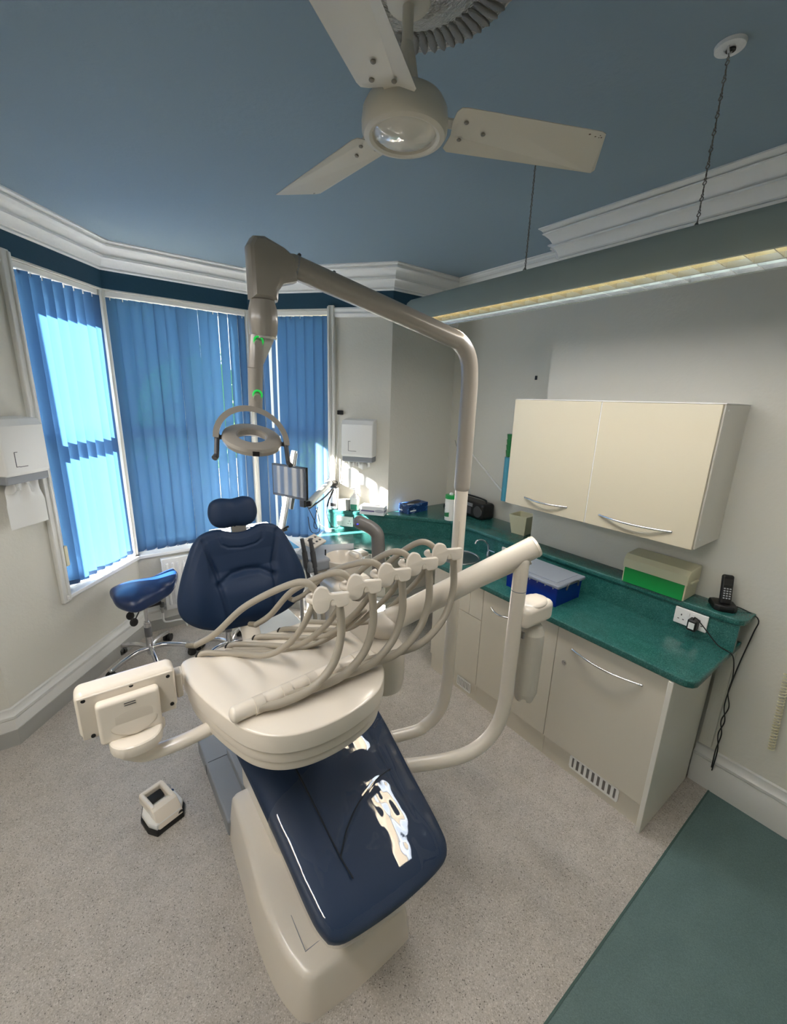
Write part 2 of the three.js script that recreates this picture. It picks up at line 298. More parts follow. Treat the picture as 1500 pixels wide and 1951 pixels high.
// white corner posts and architraves
struct('trim_window_post_left', rbox(0.02, HEAD - SILL, 0.04, 0.008, CL[0], (HEAD + SILL) / 2, CL[1] - 0.02, 0, 0.4), M.upvc);
struct('trim_window_post_right', rbox(0.02, HEAD - SILL, 0.04, 0.008, CR[0], (HEAD + SILL) / 2, CR[1] - 0.02, 0, -0.4), M.upvc);
struct('trim_architrave_left', place(merge([rbox(0.055, HEAD - SILL + 0.06, 0.03, 0.008, openL[0] - 0.028, (HEAD + SILL) / 2, 0.012), rbox(0.02, HEAD - SILL + 0.04, 0.04, 0.006, openL[0] - 0.01, (HEAD + SILL) / 2, 0.016)]), FL), M.gloss);
struct('trim_architrave_right', place(merge([rbox(0.055, HEAD - SILL + 0.06, 0.03, 0.008, openR[1] + 0.028, (HEAD + SILL) / 2, 0.012), rbox(0.02, HEAD - SILL + 0.04, 0.045, 0.006, openR[1] + 0.01, (HEAD + SILL) / 2, 0.018)]), FR), M.gloss);

// vertical blinds
function blinds(fr, [s0, s1], angles, label, offs = -0.045) {
  const g = thing('vertical_blind', label, 'blind'); g.applyMatrix4(fr.mat);
  const top = HEAD, w = s1 - s0, n = angles.length, bot = SILL + 0.035, h = top - 0.039 - bot;
  part(g, 'headrail', rbox(w - 0.01, 0.035, 0.045, 0.005, (s0 + s1) / 2, top - 0.018, offs), M.white);
  const pitch = (w - 0.06) / (n - 1), W = 0.089, ends = [];
  angles.forEach((a, i) => {
    if (a === null) { ends.push(null); return; }
    const x = s0 + 0.03 + pitch * i, geo = new THREE.PlaneGeometry(W, h, 6, 24), p = geo.attributes.position, ph = rnd() * 6;
    for (let k = 0; k < p.count; k++) { const u = p.getX(k) / W, v = p.getY(k) / h; p.setZ(k, 0.006 * (1 - 4 * u * u) + 0.004 * Math.sin(v * 3 + ph) + (0.5 - v) * 0.006 * Math.sin(ph)); }
    geo.computeVertexNormals(); put(geo, x, bot + h / 2, offs, 0, a + (rnd() - 0.5) * 0.12);
    const v = part(g, 'vane', geo, blind);
    part(v, 'hanger', box(0.012, 0.024, 0.006, x, top - 0.045, offs), M.white);
    part(v, 'weight', put(rbox(W - 0.004, 0.03, 0.004, 0.0015), x, bot + 0.016, offs, 0, a), blind);
    ends.push([[x - Math.cos(a) * W / 2, bot + 0.012, offs + Math.sin(a) * W / 2], [x + Math.cos(a) * W / 2, bot + 0.012, offs - Math.sin(a) * W / 2]]);
  });
  const ch = [];
  for (let i = 0; i < n - 1; i++) if (ends[i] && ends[i + 1]) for (const k of [0, 1]) { const a = ends[i][k], b = ends[i + 1][k]; ch.push(tube([a, [(a[0] + b[0]) / 2, a[1] - 0.018, (a[2] + b[2]) / 2], b], 0.0016, 8, 5)); }
  part(g, 'bottom_chain', ch, M.white);
  return g;
}
const bl1 = blinds(FL, [openL[0], openL[1]], Array.from({ length: 9 }, (_, i) => i === 0 ? -0.3 : -0.8), 'half open sunlit blue vertical blind beside the towel dispenser with hanging sheet');
part(bl1, 'draw_cord', [0, 0.012].map((o) => tube([[openL[0] + 0.02 + o, 2.68, 0.0], [openL[0] + 0.02 + o, 1.8, 0.005], [openL[0] + 0.03, 1.05, 0.01]], 0.003, 20, 6)), M.white);
part(bl1, 'cord_weight', rbox(0.03, 0.14, 0.025, 0.006, openL[0] + 0.03, 0.98, 0.012), M.cream);
blinds(FC, [openC[0], openC[1]], Array.from({ length: 13 }, (_, i) => [0.1, 0.28, 0.3, 0.2, 0.32, 0.14, 0.36, 0.28, 0.3, 0.24, 0.4, 0.3, 0.5][i]), 'nearly closed blue vertical blind of the wide middle bay window above the radiator');
blinds(FR, [openR[0], openR[1]], Array.from({ length: 9 }, (_, i) => [0.3, -0.5, -0.62, 0.34, 0.3, 0.36, 0.3, 0.34, 0.28][i]), 'blue vertical blind with narrow bright gaps on the bay side by the worktop');

// ceiling rose
const FANX = 0.752, FANZ = -1.012;
struct('trim_ceiling_rose', lathe([[0.0, -0.05], [0.06, -0.05], [0.075, -0.035], [0.12, -0.03], [0.135, -0.045], [0.16, -0.045], [0.175, -0.03], [0.2, -0.028], [0.25, -0.03], [0.275, -0.022], [0.287, -0.006], [0.287, 0.0]], 72).translate(FANX, CEIL, FANZ), M.rose);
for (let i = 0; i < 60; i++) { // acanthus ribs on the rim
  const a = i / 60 * Math.PI * 2, m = part(scene.getObjectByName('trim_ceiling_rose'), 'leaf', put(new THREE.SphereGeometry(1, 10, 6).scale(0.042, 0.008, 0.0115), FANX + Math.cos(a) * 0.23, CEIL - 0.03, FANZ + Math.sin(a) * 0.23, 0, -a), M.rose);
}
// ceiling fan
{
  const f = thing('ceiling_fan', 'three-bladed cream ceiling fan with domed hub, rust flecked blade tips, hanging from ceiling rose', 'fan', [FANX, 0, FANZ]);
  part(f, 'canopy', lathe([[0, 3.0], [0.03, 3.0], [0.055, 2.985], [0.06, 2.97], [0.05, 2.945], [0.016, 2.94], [0.0, 2.94]].map(([a, b]) => [a, b]).reverse(), 32), M.fan);
  part(f, 'down_rod', cyl(0.0135, 0.0135, 0.22, 0, 2.86, 0), M.fan);
  part(f, 'rod_cover', lathe([[0, 2.75], [0.03, 2.752], [0.03, 2.80], [0.022, 2.84], [0.015, 2.87], [0, 2.87]], 32), M.fan);
  part(f, 'motor_housing', lathe([[0, 2.69], [0.078, 2.69], [0.08, 2.684], [0.088, 2.681], [0.1, 2.684], [0.106, 2.693], [0.107, 2.712], [0.104, 2.735], [0.094, 2.752], [0.07, 2.764], [0, 2.766]], 56), M.fan);
  part(f, 'housing_dome', lathe([[0, 2.672], [0.03, 2.674], [0.058, 2.68], [0.074, 2.687], [0.078, 2.692], [0.0, 2.692]], 56), phy({ color: '#d5d2c9', roughness: 0.08, clearcoat: 1, clearcoatRoughness: 0.04 }));
  for (let k = 0; k < 3; k++) {
    const ang = (-5.3 + 120 * k) * Math.PI / 180, b = new THREE.Group();
    const pts = [[0.118, -0.05], [0.125, -0.066], [0.14, -0.07], [0.5, -0.072], [0.515, -0.066], [0.572, 0.052], [0.566, 0.062], [0.13, 0.066], [0.118, 0.058], [0.126, 0.02], [0.118, -0.02]];
    const geo = new THREE.ExtrudeGeometry(new THREE.Shape(pts.map((p) => new THREE.Vector2(...p))), { depth: 0.0016, bevelEnabled: false, curveSegments: 4 });
    const P = geo.attributes.position;
    geo.rotateX(-Math.PI / 2); // x along the blade, z across
    for (let i = 0; i < P.count; i++) { const x = P.getX(i), z = P.getZ(i); P.setY(i, P.getY(i) + 0.018 * (1 - (z / 0.07) ** 2) * 0.4 + z * 0.2 + 2.712); }
    geo.computeVertexNormals();
    const rot = (g) => g.rotateY(Math.PI / 2 - ang);
    const blade = part(f, 'blade', rot(geo), M.fan);
    for (const [x, z] of [[0.15, -0.022], [0.15, 0.03], [0.205, 0.005]]) part(blade, 'screw', rot(sph(0.006, x, 2.7125 + z * 0.2, z, 1, 0.5, 1)), M.chain);
    part(blade, 'blade_bracket', rot(box(0.07, 0.004, 0.036, 0.115, 2.728, 0)), M.fan);
    const fl = []; for (let i = 0; i < 16; i++) { const z = 0.064 - rnd() * 0.11, x = 0.545 - z * 0.48 - 0.006 - rnd() * rnd() * 0.05; fl.push(put(new THREE.CircleGeometry(0.0012 + rnd() * 0.002, 6), x, 2.7105 + 0.0072 * (1 - (z / 0.07) ** 2) + z * 0.2 - 0.001, z, Math.PI / 2)); }
    part(blade, 'rust_fleck', rot(merge(fl)), M.rust).userData.kind = 'stuff';
  }
}
// suspended twin fluorescent fitting
function fitting(x, z0, z1, label, power = 1) {
  const f = thing('ceiling_light', label, 'light'), L = z0 - z1, zc = (z0 + z1) / 2, yb = 2.462, top = 2.588, hw = 0.1;
  const casing = ext([[-hw - 0.012, yb], [-hw - 0.012, yb + 0.012], [-hw + 0.005, yb + 0.05], [-0.07, top - 0.02], [-0.045, top], [0.045, top], [0.07, top - 0.02], [hw - 0.005, yb + 0.05], [hw + 0.012, yb + 0.012], [hw + 0.012, yb], [hw, yb], [hw - 0.01, yb + 0.05], [0.05, top - 0.012], [-0.05, top - 0.012], [-hw + 0.01, yb + 0.05], [-hw, yb]], L, 0).translate(0, 0, -L / 2);
  part(f, 'casing', casing.translate(x, 0, zc), M.fitting);
  const end = [[-hw - 0.012, yb], [-hw + 0.005, yb + 0.05], [-0.07, top - 0.02], [-0.045, top], [0.045, top], [0.07, top - 0.02], [hw - 0.005, yb + 0.05], [hw + 0.012, yb]];
  for (const z of [z0, z1]) part(f, 'end_cap', ext(end, 0.012, 0.002).translate(x, 0, z - 0.006), M.fitting);
  for (const [s, mat, tm, col] of [[-1, M.louvreWarm, M.lampTube, '#ffe9c8'], [1, M.reflector, M.lampTube2, '#e4eeff']]) {
    const cx = x + s * 0.05;
    const lv = part(f, 'louvre', [box(0.003, 0.04, L - 0.04, cx - 0.048, yb + 0.021, zc, 0, 0, -0.1), box(0.003, 0.04, L - 0.04, cx + 0.048, yb + 0.021, zc, 0, 0, 0.1)], mat);
    for (let z = z0 - 0.06; z > z1 + 0.03; z -= 0.066) part(lv, 'louvre_blade', box(0.095, 0.034, 0.0025, cx, yb + 0.018, z), mat);
    part(f, 'lamp_tube', cyl(0.013, 0.013, L - 0.08, cx, yb + 0.065, zc, Math.PI / 2), tm);
    const ra = new THREE.RectAreaLight(col, TUBE_LIGHT * power, 0.09, L - 0.06); ra.position.set(cx, yb - 0.004, zc); ra.rotation.x = -Math.PI / 2; scene.add(ra);
  }
  part(f, 'louvre_spine', box(0.006, 0.044, L - 0.02, x, yb + 0.02, zc), M.steel);
  for (const z of [z0 - 0.56, z0 - 1.2]) {
    const ch = part(f, 'chain', tor(0.012, 0.002, x, top + 0.008, z), M.chain), n = 21, h = (CEIL - top - 0.02) / n;
    for (let i = 0; i < n; i++) part(ch, 'link', tube([[0, 0, 0], [0.0055, 0.006, 0], [0.0015, 0.014, 0], [-0.0035, 0.019, 0], [0, h + 0.003, 0], [0.0035, 0.019, 0], [-0.0015, 0.014, 0], [-0.0055, 0.006, 0], [0, 0, 0]].map(([a, b]) => [a, b * h / 0.024 * 0.95, 0]), 0.0016, 18, 5).rotateY(i % 2 ? 1.3 : 0.2).translate(x, top + 0.015 + i * h, z), M.chain);
    part(f, 'ceiling_plate', merge([lathe([[0, 0], [0.015, 0], [0.015, -0.002], [0.037, -0.003], [0.039, 0.006], [0, 0.006]].reverse(), 32).translate(x, CEIL - 0.006, z), tor(0.012, 0.003, x, CEIL - 0.008, z, 0, 0, 0)]), M.cornice);
    part(f, 'hook_hole', cyl(0.012, 0.012, 0.004, x + 0.008, CEIL - 0.009, z), M.black);
  }
  return f;
}
fitting(1.63, -0.1, -2.02, 'long suspended fluorescent light with warm and white louvre strips beside the right wall');
fitting(-0.5, -0.15, -2.0, 'long suspended fluorescent light over the left side of the room', 1.3);
// ---------------------------------------------------------------- worktop, cabinets
const P2 = (s, o) => { const p = FR.at(s, 0, o); return [p[0], p[2]]; };
const ledgeFront = [P2(0.76, 0.1), [2.44, -2.468], [2.44, -0.45]];
{
  const w = thing('worktop', 'dark teal speckled worktop with raised back shelf wrapping the right wall and bay corner', 'worktop');
  const wallSide = [[CHX - .004, -0.475], [CHX - .004, CB[1] - .004], [AL[0] - .004, CB[1] - .004], [AL[0] - .004, AL[1] + .004], [BR[0], BR[1] + .004], P2(0.76, 0.004)];
  part(w, 'counter_slab', uvm(prism([P2(0.76, 0.55), [2.0, -2.293], [2.0, -0.53], [2.006, -0.505], [2.022, -0.485], [2.045, -0.475], ...wallSide], 0.87, 0.91, 0.01)), M.worktop);
  const q = 0.026;
  part(w, 'upstand', uvm(prism([...ledgeFront.map(([x, z], i) => [x + [0.006, 0.012, 0.012][i], z + [0, 0, -0.02][i]]), [2.44 + q + .012, -0.47], [2.44 + q + .012, -2.468 - 0.012], P2(0.76, 0.1 - q)], 0.905, 1.052)), M.worktop);
  part(w, 'back_shelf', uvm(prism([P2(0.76, 0.1), [2.44, -2.468], [2.44, -0.5], [2.446, -0.475], [2.462, -0.458], [2.49, -0.45], [CHX - .004, -0.45], ...wallSide.slice(1)], 1.05, 1.08, 0.007)), M.worktop);
  // inset steel sink bowl with its rim
  part(w, 'sink_rim', put(tor(0.15, 0.008, 0, 0, 0, Math.PI / 2), 2.22, 0.912, -2.12), M.steel);
  part(w, 'sink_bowl', lathe([[0, 0.9115], [0.148, 0.9115], [0.15, 0.913]], 40).translate(2.22, 0, -2.12), M.steel);
}
{
  const t = thing('tap', 'small curved chrome tap on the teal upstand beside the sink', 'tap', [2.43, 0.91, -2.0]);
  part(t, 'tap_body', cyl(0.014, 0.018, 0.05, -0.02, 0.025, 0), M.chrome);
  part(t, 'spout', tube([[-0.02, 0.04, 0], [-0.025, 0.1, -0.01], [-0.06, 0.135, -0.03], [-0.1, 0.135, -0.05], [-0.112, 0.115, -0.055]], 0.008, 30), M.chrome);
  part(t, 'lever', rbox(0.01, 0.008, 0.06, 0.003, -0.02, 0.06, 0.03), M.chrome);
}
single('switch_plate', rbox(0.01, 0.04, 0.09, 0.003, 2.444, 1.0, -1.86), M.white, 'small white double switch plate on teal upstand near the tap', 'switch plate');
const bow = (z0, z1, y, x, out = 0.032) => { // bowed bar handle along z
  const pts = []; for (let i = 0; i <= 12; i++) { const t = i / 12; pts.push([x - out * Math.sin(Math.PI * t) - 0.002, y - 0.004 * Math.sin(Math.PI * t), z0 + (z1 - z0) * t]); }
  return merge([tube(pts, 0.0055, 30, 8), rod([x + 0.004, y, z0], [x - 0.004, y, z0], 0.006), rod([x + 0.004, y, z1], [x - 0.004, y, z1], 0.006)]);
};
function baseUnit(label, z0, z1, fronts) { // z0 > z1
  const u = thing('base_cabinet', label, 'cabinet', [0, 0, 0], 0, 'base cabinets under the teal worktop');
  part(u, 'carcass', box(0.5, 0.735, z0 - z1 - 0.002, 2.292, 0.5, (z0 + z1) / 2), M.baseUnit);
  part(u, 'plinth', box(0.016, 0.135, z0 - z1 - 0.002, 2.046, 0.0675, (z0 + z1) / 2), M.baseUnit);
  for (const f of fronts) {
    const d = part(u, f.drawer ? 'drawer' : 'door', rbox(0.02, f.y1 - f.y0, f.z0 - f.z1 - 0.003, 0.002, 2.031, (f.y0 + f.y1) / 2, (f.z0 + f.z1) / 2), M.baseUnit);
    if (f.h) part(d, 'handle', bow(f.h[0], f.h[1], f.h[2], 2.021), M.chrome, 'bowed chrome handle');
    if (f.lock) part(d, 'lock', merge([rod([2.024, f.lock[1], f.lock[0]], [2.016, f.lock[1], f.lock[0]], 0.013), rod([2.018, f.lock[1], f.lock[0]], [2.013, f.lock[1], f.lock[0]], 0.006)]), M.chrome, 'round chrome lock');
  }
  return u;
}
function grille(u, z0, z1, y0, y1) {
  const n = 9, g = part(u, 'vent_grille', [box(0.004, 0.012, z0 - z1, 2.035, y1 - 0.006, (z0 + z1) / 2), box(0.004, 0.012, z0 - z1, 2.035, y0 + 0.006, (z0 + z1) / 2), box(0.002, y1 - y0, z0 - z1, 2.0385, (y0 + y1) / 2, (z0 + z1) / 2)], M.white, 'white slotted vent');
  const p = (z0 - z1) / n;
  for (let i = 0; i < n; i++) part(g, 'vent_slot', box(0.003, y1 - y0 - 0.022, p * 0.45, 2.0368, (y0 + y1) / 2, z0 - p * (i + 0.5)), M.greyPlastic);
  for (let i = 0; i <= n; i++) part(g, 'vent_bar', box(0.005, y1 - y0 - 0.02, p * 0.5, 2.0345, (y0 + y1) / 2, z0 - p * i + (i === 0 ? -p * 0.12 : i === n ? p * 0.12 : 0)), M.white);
}
const u1 = baseUnit('wide cream base cabinet with round lock and long bowed handle at the worktop end', -0.575, -1.137, [{ y0: 0.14, y1: 0.862, z0: -0.575, z1: -1.137, h: [-0.68, -1.04, 0.77], lock: [-1.075, 0.67] }]);
grille(u1, -0.69, -0.96, 0.045, 0.132);
const u2 = baseUnit('cream base cabinet under the blue storage box, behind the hanging water bottle', -1.137, -1.685, [{ y0: 0.14, y1: 0.862, z0: -1.137, z1: -1.38 }, { y0: 0.14, y1: 0.862, z0: -1.38, z1: -1.685, h: [-1.44, -1.61, 0.77] }]);
const u3 = baseUnit('cream base cabinet with small drawer fronts below the sink, behind the lamp pole', -1.685, -2.165, [{ drawer: 1, y0: 0.64, y1: 0.862, z0: -1.685, z1: -1.8 }, { drawer: 1, y0: 0.64, y1: 0.862, z0: -1.8, z1: -2.165 }, { y0: 0.14, y1: 0.636, z0: -1.685, z1: -1.925 }, { y0: 0.14, y1: 0.636, z0: -1.925, z1: -2.165 }]);
grille(u3, -1.74, -1.87, 0.03, 0.11);
single('end_panel', rbox(0.57, 0.87, 0.022, 0.003, 2.283, 0.435, -0.562), M.unitEdge, 'cream side panel closing the end of the base cabinets', 'panel');
single('end_panel', rbox(0.5, 0.87, 0.02, 0.003, 2.31, 0.435, -2.177), M.unitEdge, 'cream side panel under the sink at the corner of the worktop', 'panel');
{
  const u = thing('wall_cabinet', 'cream two-door wall cabinet with bowed chrome handles above the green topped box', 'cabinet');
  part(u, 'carcass', [rbox(0.322, 0.67, 1.115, 0.003, 2.449, 1.742, -1.23)], M.unitEdge);
  part(u, 'top_edge', box(0.33, 0.004, 1.12, 2.447, 2.079, -1.23), M.white);
  for (const [z0, z1, h0, h1] of [[-0.675, -1.217, -0.775, -1.135], [-1.217, -1.785, -1.335, -1.63]]) {
    const d = part(u, 'door', rbox(0.019, 0.668, z0 - z1 - 0.006, 0.002, 2.277, 1.741, (z0 + z1) / 2), M.unit);
    part(d, 'handle', bow(h0, h1, 1.472, 2.268, 0.03), M.chrome, 'bowed chrome handle');
  }
  part(u, 'edge_strip', box(0.014, 0.664, 0.004, 2.276, 1.741, -1.217), M.white);
  for (const y of [1.45, 2.05]) part(u, 'screw_cap', rod([2.33, y, -0.674], [2.33, y, -0.671], 0.004), M.white);
}
// ---------------------------------------------------------------- on the worktop
{
  const b = thing('storage_box', 'translucent blue plastic storage box with clear lid on the worktop', 'box', [2.24, 0.91, -1.41]);
  const W = 0.27, L = 0.38, H = 0.125, t = 0.004;
  part(b, 'box_body', [box(W - .03, t, L - .03, 0, 0.004, 0), box(t, H, L - .02, -W / 2 + .012, H / 2, 0, 0, 0, 0.06), box(t, H, L - .02, W / 2 - .012, H / 2, 0, 0, 0, -0.06), box(W - .02, H, t, 0, H / 2, L / 2 - .012, 0.06), box(W - .02, H, t, 0, H / 2, -L / 2 + .012, -0.06)], M.blueBox);
  part(b, 'contents', [box(W - .05, 0.1, L - .06, 0, 0.055, 0)], std({ color: '#0b2c8c', roughness: 0.7 }));
  const lid = part(b, 'lid', [rbox(W + 0.012, 0.022, L + 0.012, 0.008, 0, H + 0.006, 0)], M.clearLid, 'frosted clear lid');
  part(lid, 'lid_panel', rbox(W - 0.05, 0.006, L - 0.06, 0.002, 0, H + 0.018, 0), M.clearLid);
  for (let i = 0; i < 7; i++) for (const s of [-1, 1]) part(lid, 'lid_rib', box(0.012, 0.018, 0.004, s * (W / 2 + 0.003), H - 0.002, -L / 2 + 0.03 + i * (L - 0.06) / 6), M.clearLid);
  for (const s of [-1, 1]) part(b, 'clip_handle', tube([[-0.06, H - 0.02, s * (L / 2 + 0.008)], [-0.045, H + 0.012, s * (L / 2 + 0.012)], [0.045, H + 0.012, s * (L / 2 + 0.012)], [0.06, H - 0.02, s * (L / 2 + 0.008)]], 0.005, 20, 8), M.darkGrey);
}
{
  const b = thing('file_box', 'cream lidded box with bright green front on the shelf under the wall cabinet', 'box', [2.515, 1.08, -0.873]);
  const L = 0.32;
  part(b, 'box_body', rbox(0.16, 0.09, L, 0.006, 0, 0.045, 0), M.cream);
  part(b, 'front_panel', rbox(0.006, 0.088, L - 0.014, 0.003, -0.081, 0.045, 0), std({ color: '#0a8a40', roughness: 0.45 }), 'bright green front');
  part(b, 'lid', ext([[-0.084, 0.09], [-0.084, 0.14], [-0.06, 0.165], [0.07, 0.172], [0.082, 0.16], [0.082, 0.09]], L + 0.008, 0.004).translate(0, 0, -L / 2 - 0.004), M.cream);
  for (const s of [-1, 1]) part(b, 'side_catch', rbox(0.09, 0.014, 0.016, 0.004, 0, 0.094, s * (L / 2 + 0.006)), M.cream);
}
{
  const p = thing('cordless_phone', 'black cordless phone standing in its charging base at the end of the shelf', 'phone', [2.53, 1.08, -0.57], -1.0);
  part(p, 'charging_base', prism([[-0.05, -0.045], [-0.03, -0.055], [0.035, -0.055], [0.052, -0.03], [0.05, 0.035], [0.03, 0.055], [-0.03, 0.055], [-0.05, 0.04]], 0, 0.032, 0.008), M.black);
  const h = part(p, 'handset', rbox(0.05, 0.15, 0.026, 0.011, 0, 0.1, -0.005, -0.28), M.black);
  const onFace = (x, y, z) => put(z, 0, 0.1, -0.005, -0.28);
  part(h, 'display', onFace(0, 0, box(0.034, 0.032, 0.001, 0, 0.038, 0.0135)), M.screen);
  for (let r = 0; r < 5; r++) for (let c = 0; c < 3; c++) part(h, 'key', onFace(0, 0, rbox(0.008, 0.006, 0.002, 0.001, -0.012 + c * 0.012, 0.005 - r * 0.012, 0.0135)), std({ color: '#b9bcc0', roughness: 0.4 }));
}
function socket(fr, label, plugged) { // fr: matrix with z out of the face
  const s = thing('wall_socket', label, 'socket'); s.applyMatrix4(fr);
  part(s, 'face_plate', rbox(0.15, 0.09, 0.009, 0.004, 0, 0, 0.0045), M.white);
  for (const x of [-0.042, 0.042]) { const r = part(s, 'rocker', rbox(0.012, 0.02, 0.006, 0.002, x > 0 ? 0.012 : -0.012, 0.022, 0.009), M.white); for (const [a, b, w, h] of [[0, 0.012, 0.005, 0.009], [-0.011, -0.012, 0.008, 0.004], [0.011, -0.012, 0.008, 0.004]]) part(s, 'pin_slot', box(w, h, 0.002, x + a, b - 0.004, 0.0092), M.black); }
  return s;
}
const face = (pos, ry) => new THREE.Matrix4().makeRotationY(ry).setPosition(...pos);
socket(face([2.451, 0.998, -0.667], -Math.PI / 2), 'white double socket with black charger on the teal upstand below the green box', 1);
{
  const c = thing('phone_charger', 'black plug charger with white label and thin black cable hanging to the floor', 'charger');
  part(c, 'plug_body', rbox(0.05, 0.06, 0.042, 0.008, 2.42, 0.985, -0.645), M.black);
  part(c, 'label', box(0.001, 0.034, 0.026, 2.3945, 0.985, -0.645), M.white, 'white printed label');
  part(c, 'cable', tube([[2.41, 1.015, -0.645], [2.4, 1.035, -0.635], [2.41, 1.0, -0.6], [2.42, 0.93, -0.53], [2.43, 0.912, -0.485], [2.45, 0.88, -0.462], [2.5, 0.76, -0.455], [2.545, 0.64, -0.465], [2.565, 0.55, -0.45], [2.56, 0.46, -0.465], [2.565, 0.38, -0.45], [2.56, 0.28, -0.455], [2.555, 0.17, -0.452]], 0.0028, 90, 6), M.black);
}
single('phone_cable', tube([[2.56, 1.1, -0.56], [2.585, 1.088, -0.5], [2.59, 1.06, -0.435], [2.59, 0.98, -0.44], [2.59, 0.8, -0.46], [2.575, 0.66, -0.468], [2.56, 0.55, -0.468], [2.568, 0.46, -0.452], [2.558, 0.38, -0.462], [2.566, 0.28, -0.448], [2.56, 0.15, -0.448]], 0.0028, 80, 6), M.black, 'thin black phone cable dangling beside the end panel', 'cable');
{
  const pts = []; for (let i = 0; i <= 260; i++) { const t = i / 260, a = t * Math.PI * 2 * 26; pts.push([2.588 + Math.cos(a) * 0.012, 0.85 - t * 0.43, -0.282 + t * 0.024 + Math.sin(a) * 0.012]); }
  single('coiled_cord', new THREE.TubeGeometry(curve(pts), 780, 0.0026, 6), M.cream, 'cream coiled cord hanging on the wall above the right skirting', 'cord');
}
// deep corner of the shelf
{
  const b = thing('waste_holder', 'small cream tapered open bin on the shelf beside the wall cabinet', 'bin', [2.69, 1.08, -1.93], 0.1);
  const mk = (w, d, W, D, h, t) => { const g = []; const side = (a, bb, c, dd) => { const q = new THREE.BufferGeometry(); q.setAttribute('position', new THREE.Float32BufferAttribute([...a, ...bb, ...c, ...a, ...c, ...dd], 3)); q.computeVertexNormals(); g.push(q); }; for (const k of [0, t]) { const A = [[-w + k, k, d - k], [w - k, k, d - k], [w - k, k, -d + k], [-w + k, k, -d + k]], B = [[-W + k, h, D - k], [W - k, h, D - k], [W - k, h, -D + k], [-W + k, h, -D + k]]; for (let i = 0; i < 4; i++) { const j = (i + 1) % 4; k ? side(A[j], A[i], B[i], B[j]) : side(A[i], A[j], B[j], B[i]); } side(A[0], A[1], A[2], A[3]); } const O = [[-W, h, D], [W, h, D], [W, h, -D], [-W, h, -D]], I = [[-W + t, h, D - t], [W - t, h, D - t], [W - t, h, -D + t], [-W + t, h, -D + t]]; for (let i = 0; i < 4; i++) { const j = (i + 1) % 4; side(O[i], O[j], I[j], I[i]); } return merge(g); };
  part(b, 'bin_body', mk(0.055, 0.055, 0.08, 0.075, 0.15, 0.005), M.cream);
}
{
  const r = thing('radio', 'black portable radio with raised antenna in the deep shelf corner', 'radio', [2.755, 1.08, -2.5], -0.1);
  part(r, 'radio_body', rbox(0.15, 0.14, 0.38, 0.03, 0, 0.07, 0), M.black);
  for (const s of [-1, 1]) part(r, 'speaker', rod([-0.07, 0.068, s * 0.13], [-0.078, 0.068, s * 0.13], 0.05, 0.048), M.darkGrey, 'round dark speaker');
  part(r, 'cassette_door', rbox(0.006, 0.06, 0.1, 0.003, -0.076, 0.06, 0), M.darkGrey);
  part(r, 'tuning_panel', rbox(0.006, 0.03, 0.13, 0.003, -0.074, 0.112, 0), M.plate);
  part(r, 'carry_handle', tube([[0, 0.13, -0.15], [0, 0.165, -0.13], [0, 0.165, 0.13], [0, 0.13, 0.15]], 0.008, 24, 8), M.black);
  part(r, 'antenna', rod([0.05, 0.14, -0.1], [0.06, 0.62, -0.4], 0.003), M.steel);
}
single('cable_trunking', rod([AL[0] - 0.008, 1.6, -2.66], [AL[0] - 0.008, 1.3, -2.25], 0.007), M.white, 'thin white cable trunking running slanted down the alcove wall', 'trunking');
{
  const c = thing('cup_dispenser', 'tall blue wall tube with green stacked cups beside the wall cabinet', 'dispenser', [AL[0] - 0.055, 0, -2.2]);
  part(c, 'tube_body', cyl(0.042, 0.042, 0.36, 0, 1.45, 0), M.aqua, 'aqua blue tube');
  for (let i = 0; i < 4; i++) part(c, 'cup', cyl(0.04, 0.034, 0.05, 0, 1.66 + i * 0.043, 0), M.green, 'green cup');
  part(c, 'bracket', box(0.02, 0.03, 0.07, 0.05, 1.5, 0), M.white);
}
function labelTex(draw, w = 256, h = 256) { const c = document.createElement('canvas'); c.width = w; c.height = h; const x = c.getContext('2d'); draw(x, w, h); const t = new THREE.CanvasTexture(c); t.colorSpace = THREE.SRGBColorSpace; return t; }
{
  const t = thing('wipes_tub', 'white cylindrical wipes tub with green lid on the shelf edge beside the lamp pole', 'tub', [2.468, 1.08, -2.5], -2.2);
  part(t, 'tub_body', cyl(0.048, 0.046, 0.19, 0, 0.095, 0), M.white);
  const lt = labelTex((x, w, h) => { x.fillStyle = '#f2f2ee'; x.fillRect(0, 0, w, h); x.fillStyle = '#1c6a4a'; x.font = 'bold 46px sans-serif'; x.textAlign = 'center'; x.fillText('3-1', w / 2, h * 0.36); x.font = '30px sans-serif'; x.fillText('Wipes', w / 2, h * 0.52); x.fillStyle = '#1a7a48'; x.beginPath(); x.moveTo(0, h * 0.82); x.lineTo(w, h * 0.62); x.lineTo(w, h * 0.9); x.lineTo(0, h * 0.98); x.fill(); });
  part(t, 'label', new THREE.CylinderGeometry(0.0486, 0.0475, 0.14, 28, 1, true, -1.2, 2.4).translate(0, 0.09, 0), std({ map: lt, roughness: 0.5 }), 'printed label');
  part(t, 'lid', cyl(0.049, 0.05, 0.03, 0, 0.2, 0), std({ color: '#12a04e', roughness: 0.4 }), 'green lid');
  part(t, 'flip_cap', sph(0.018, 0, 0.22, 0, 1, 0.8, 1), M.white);
}
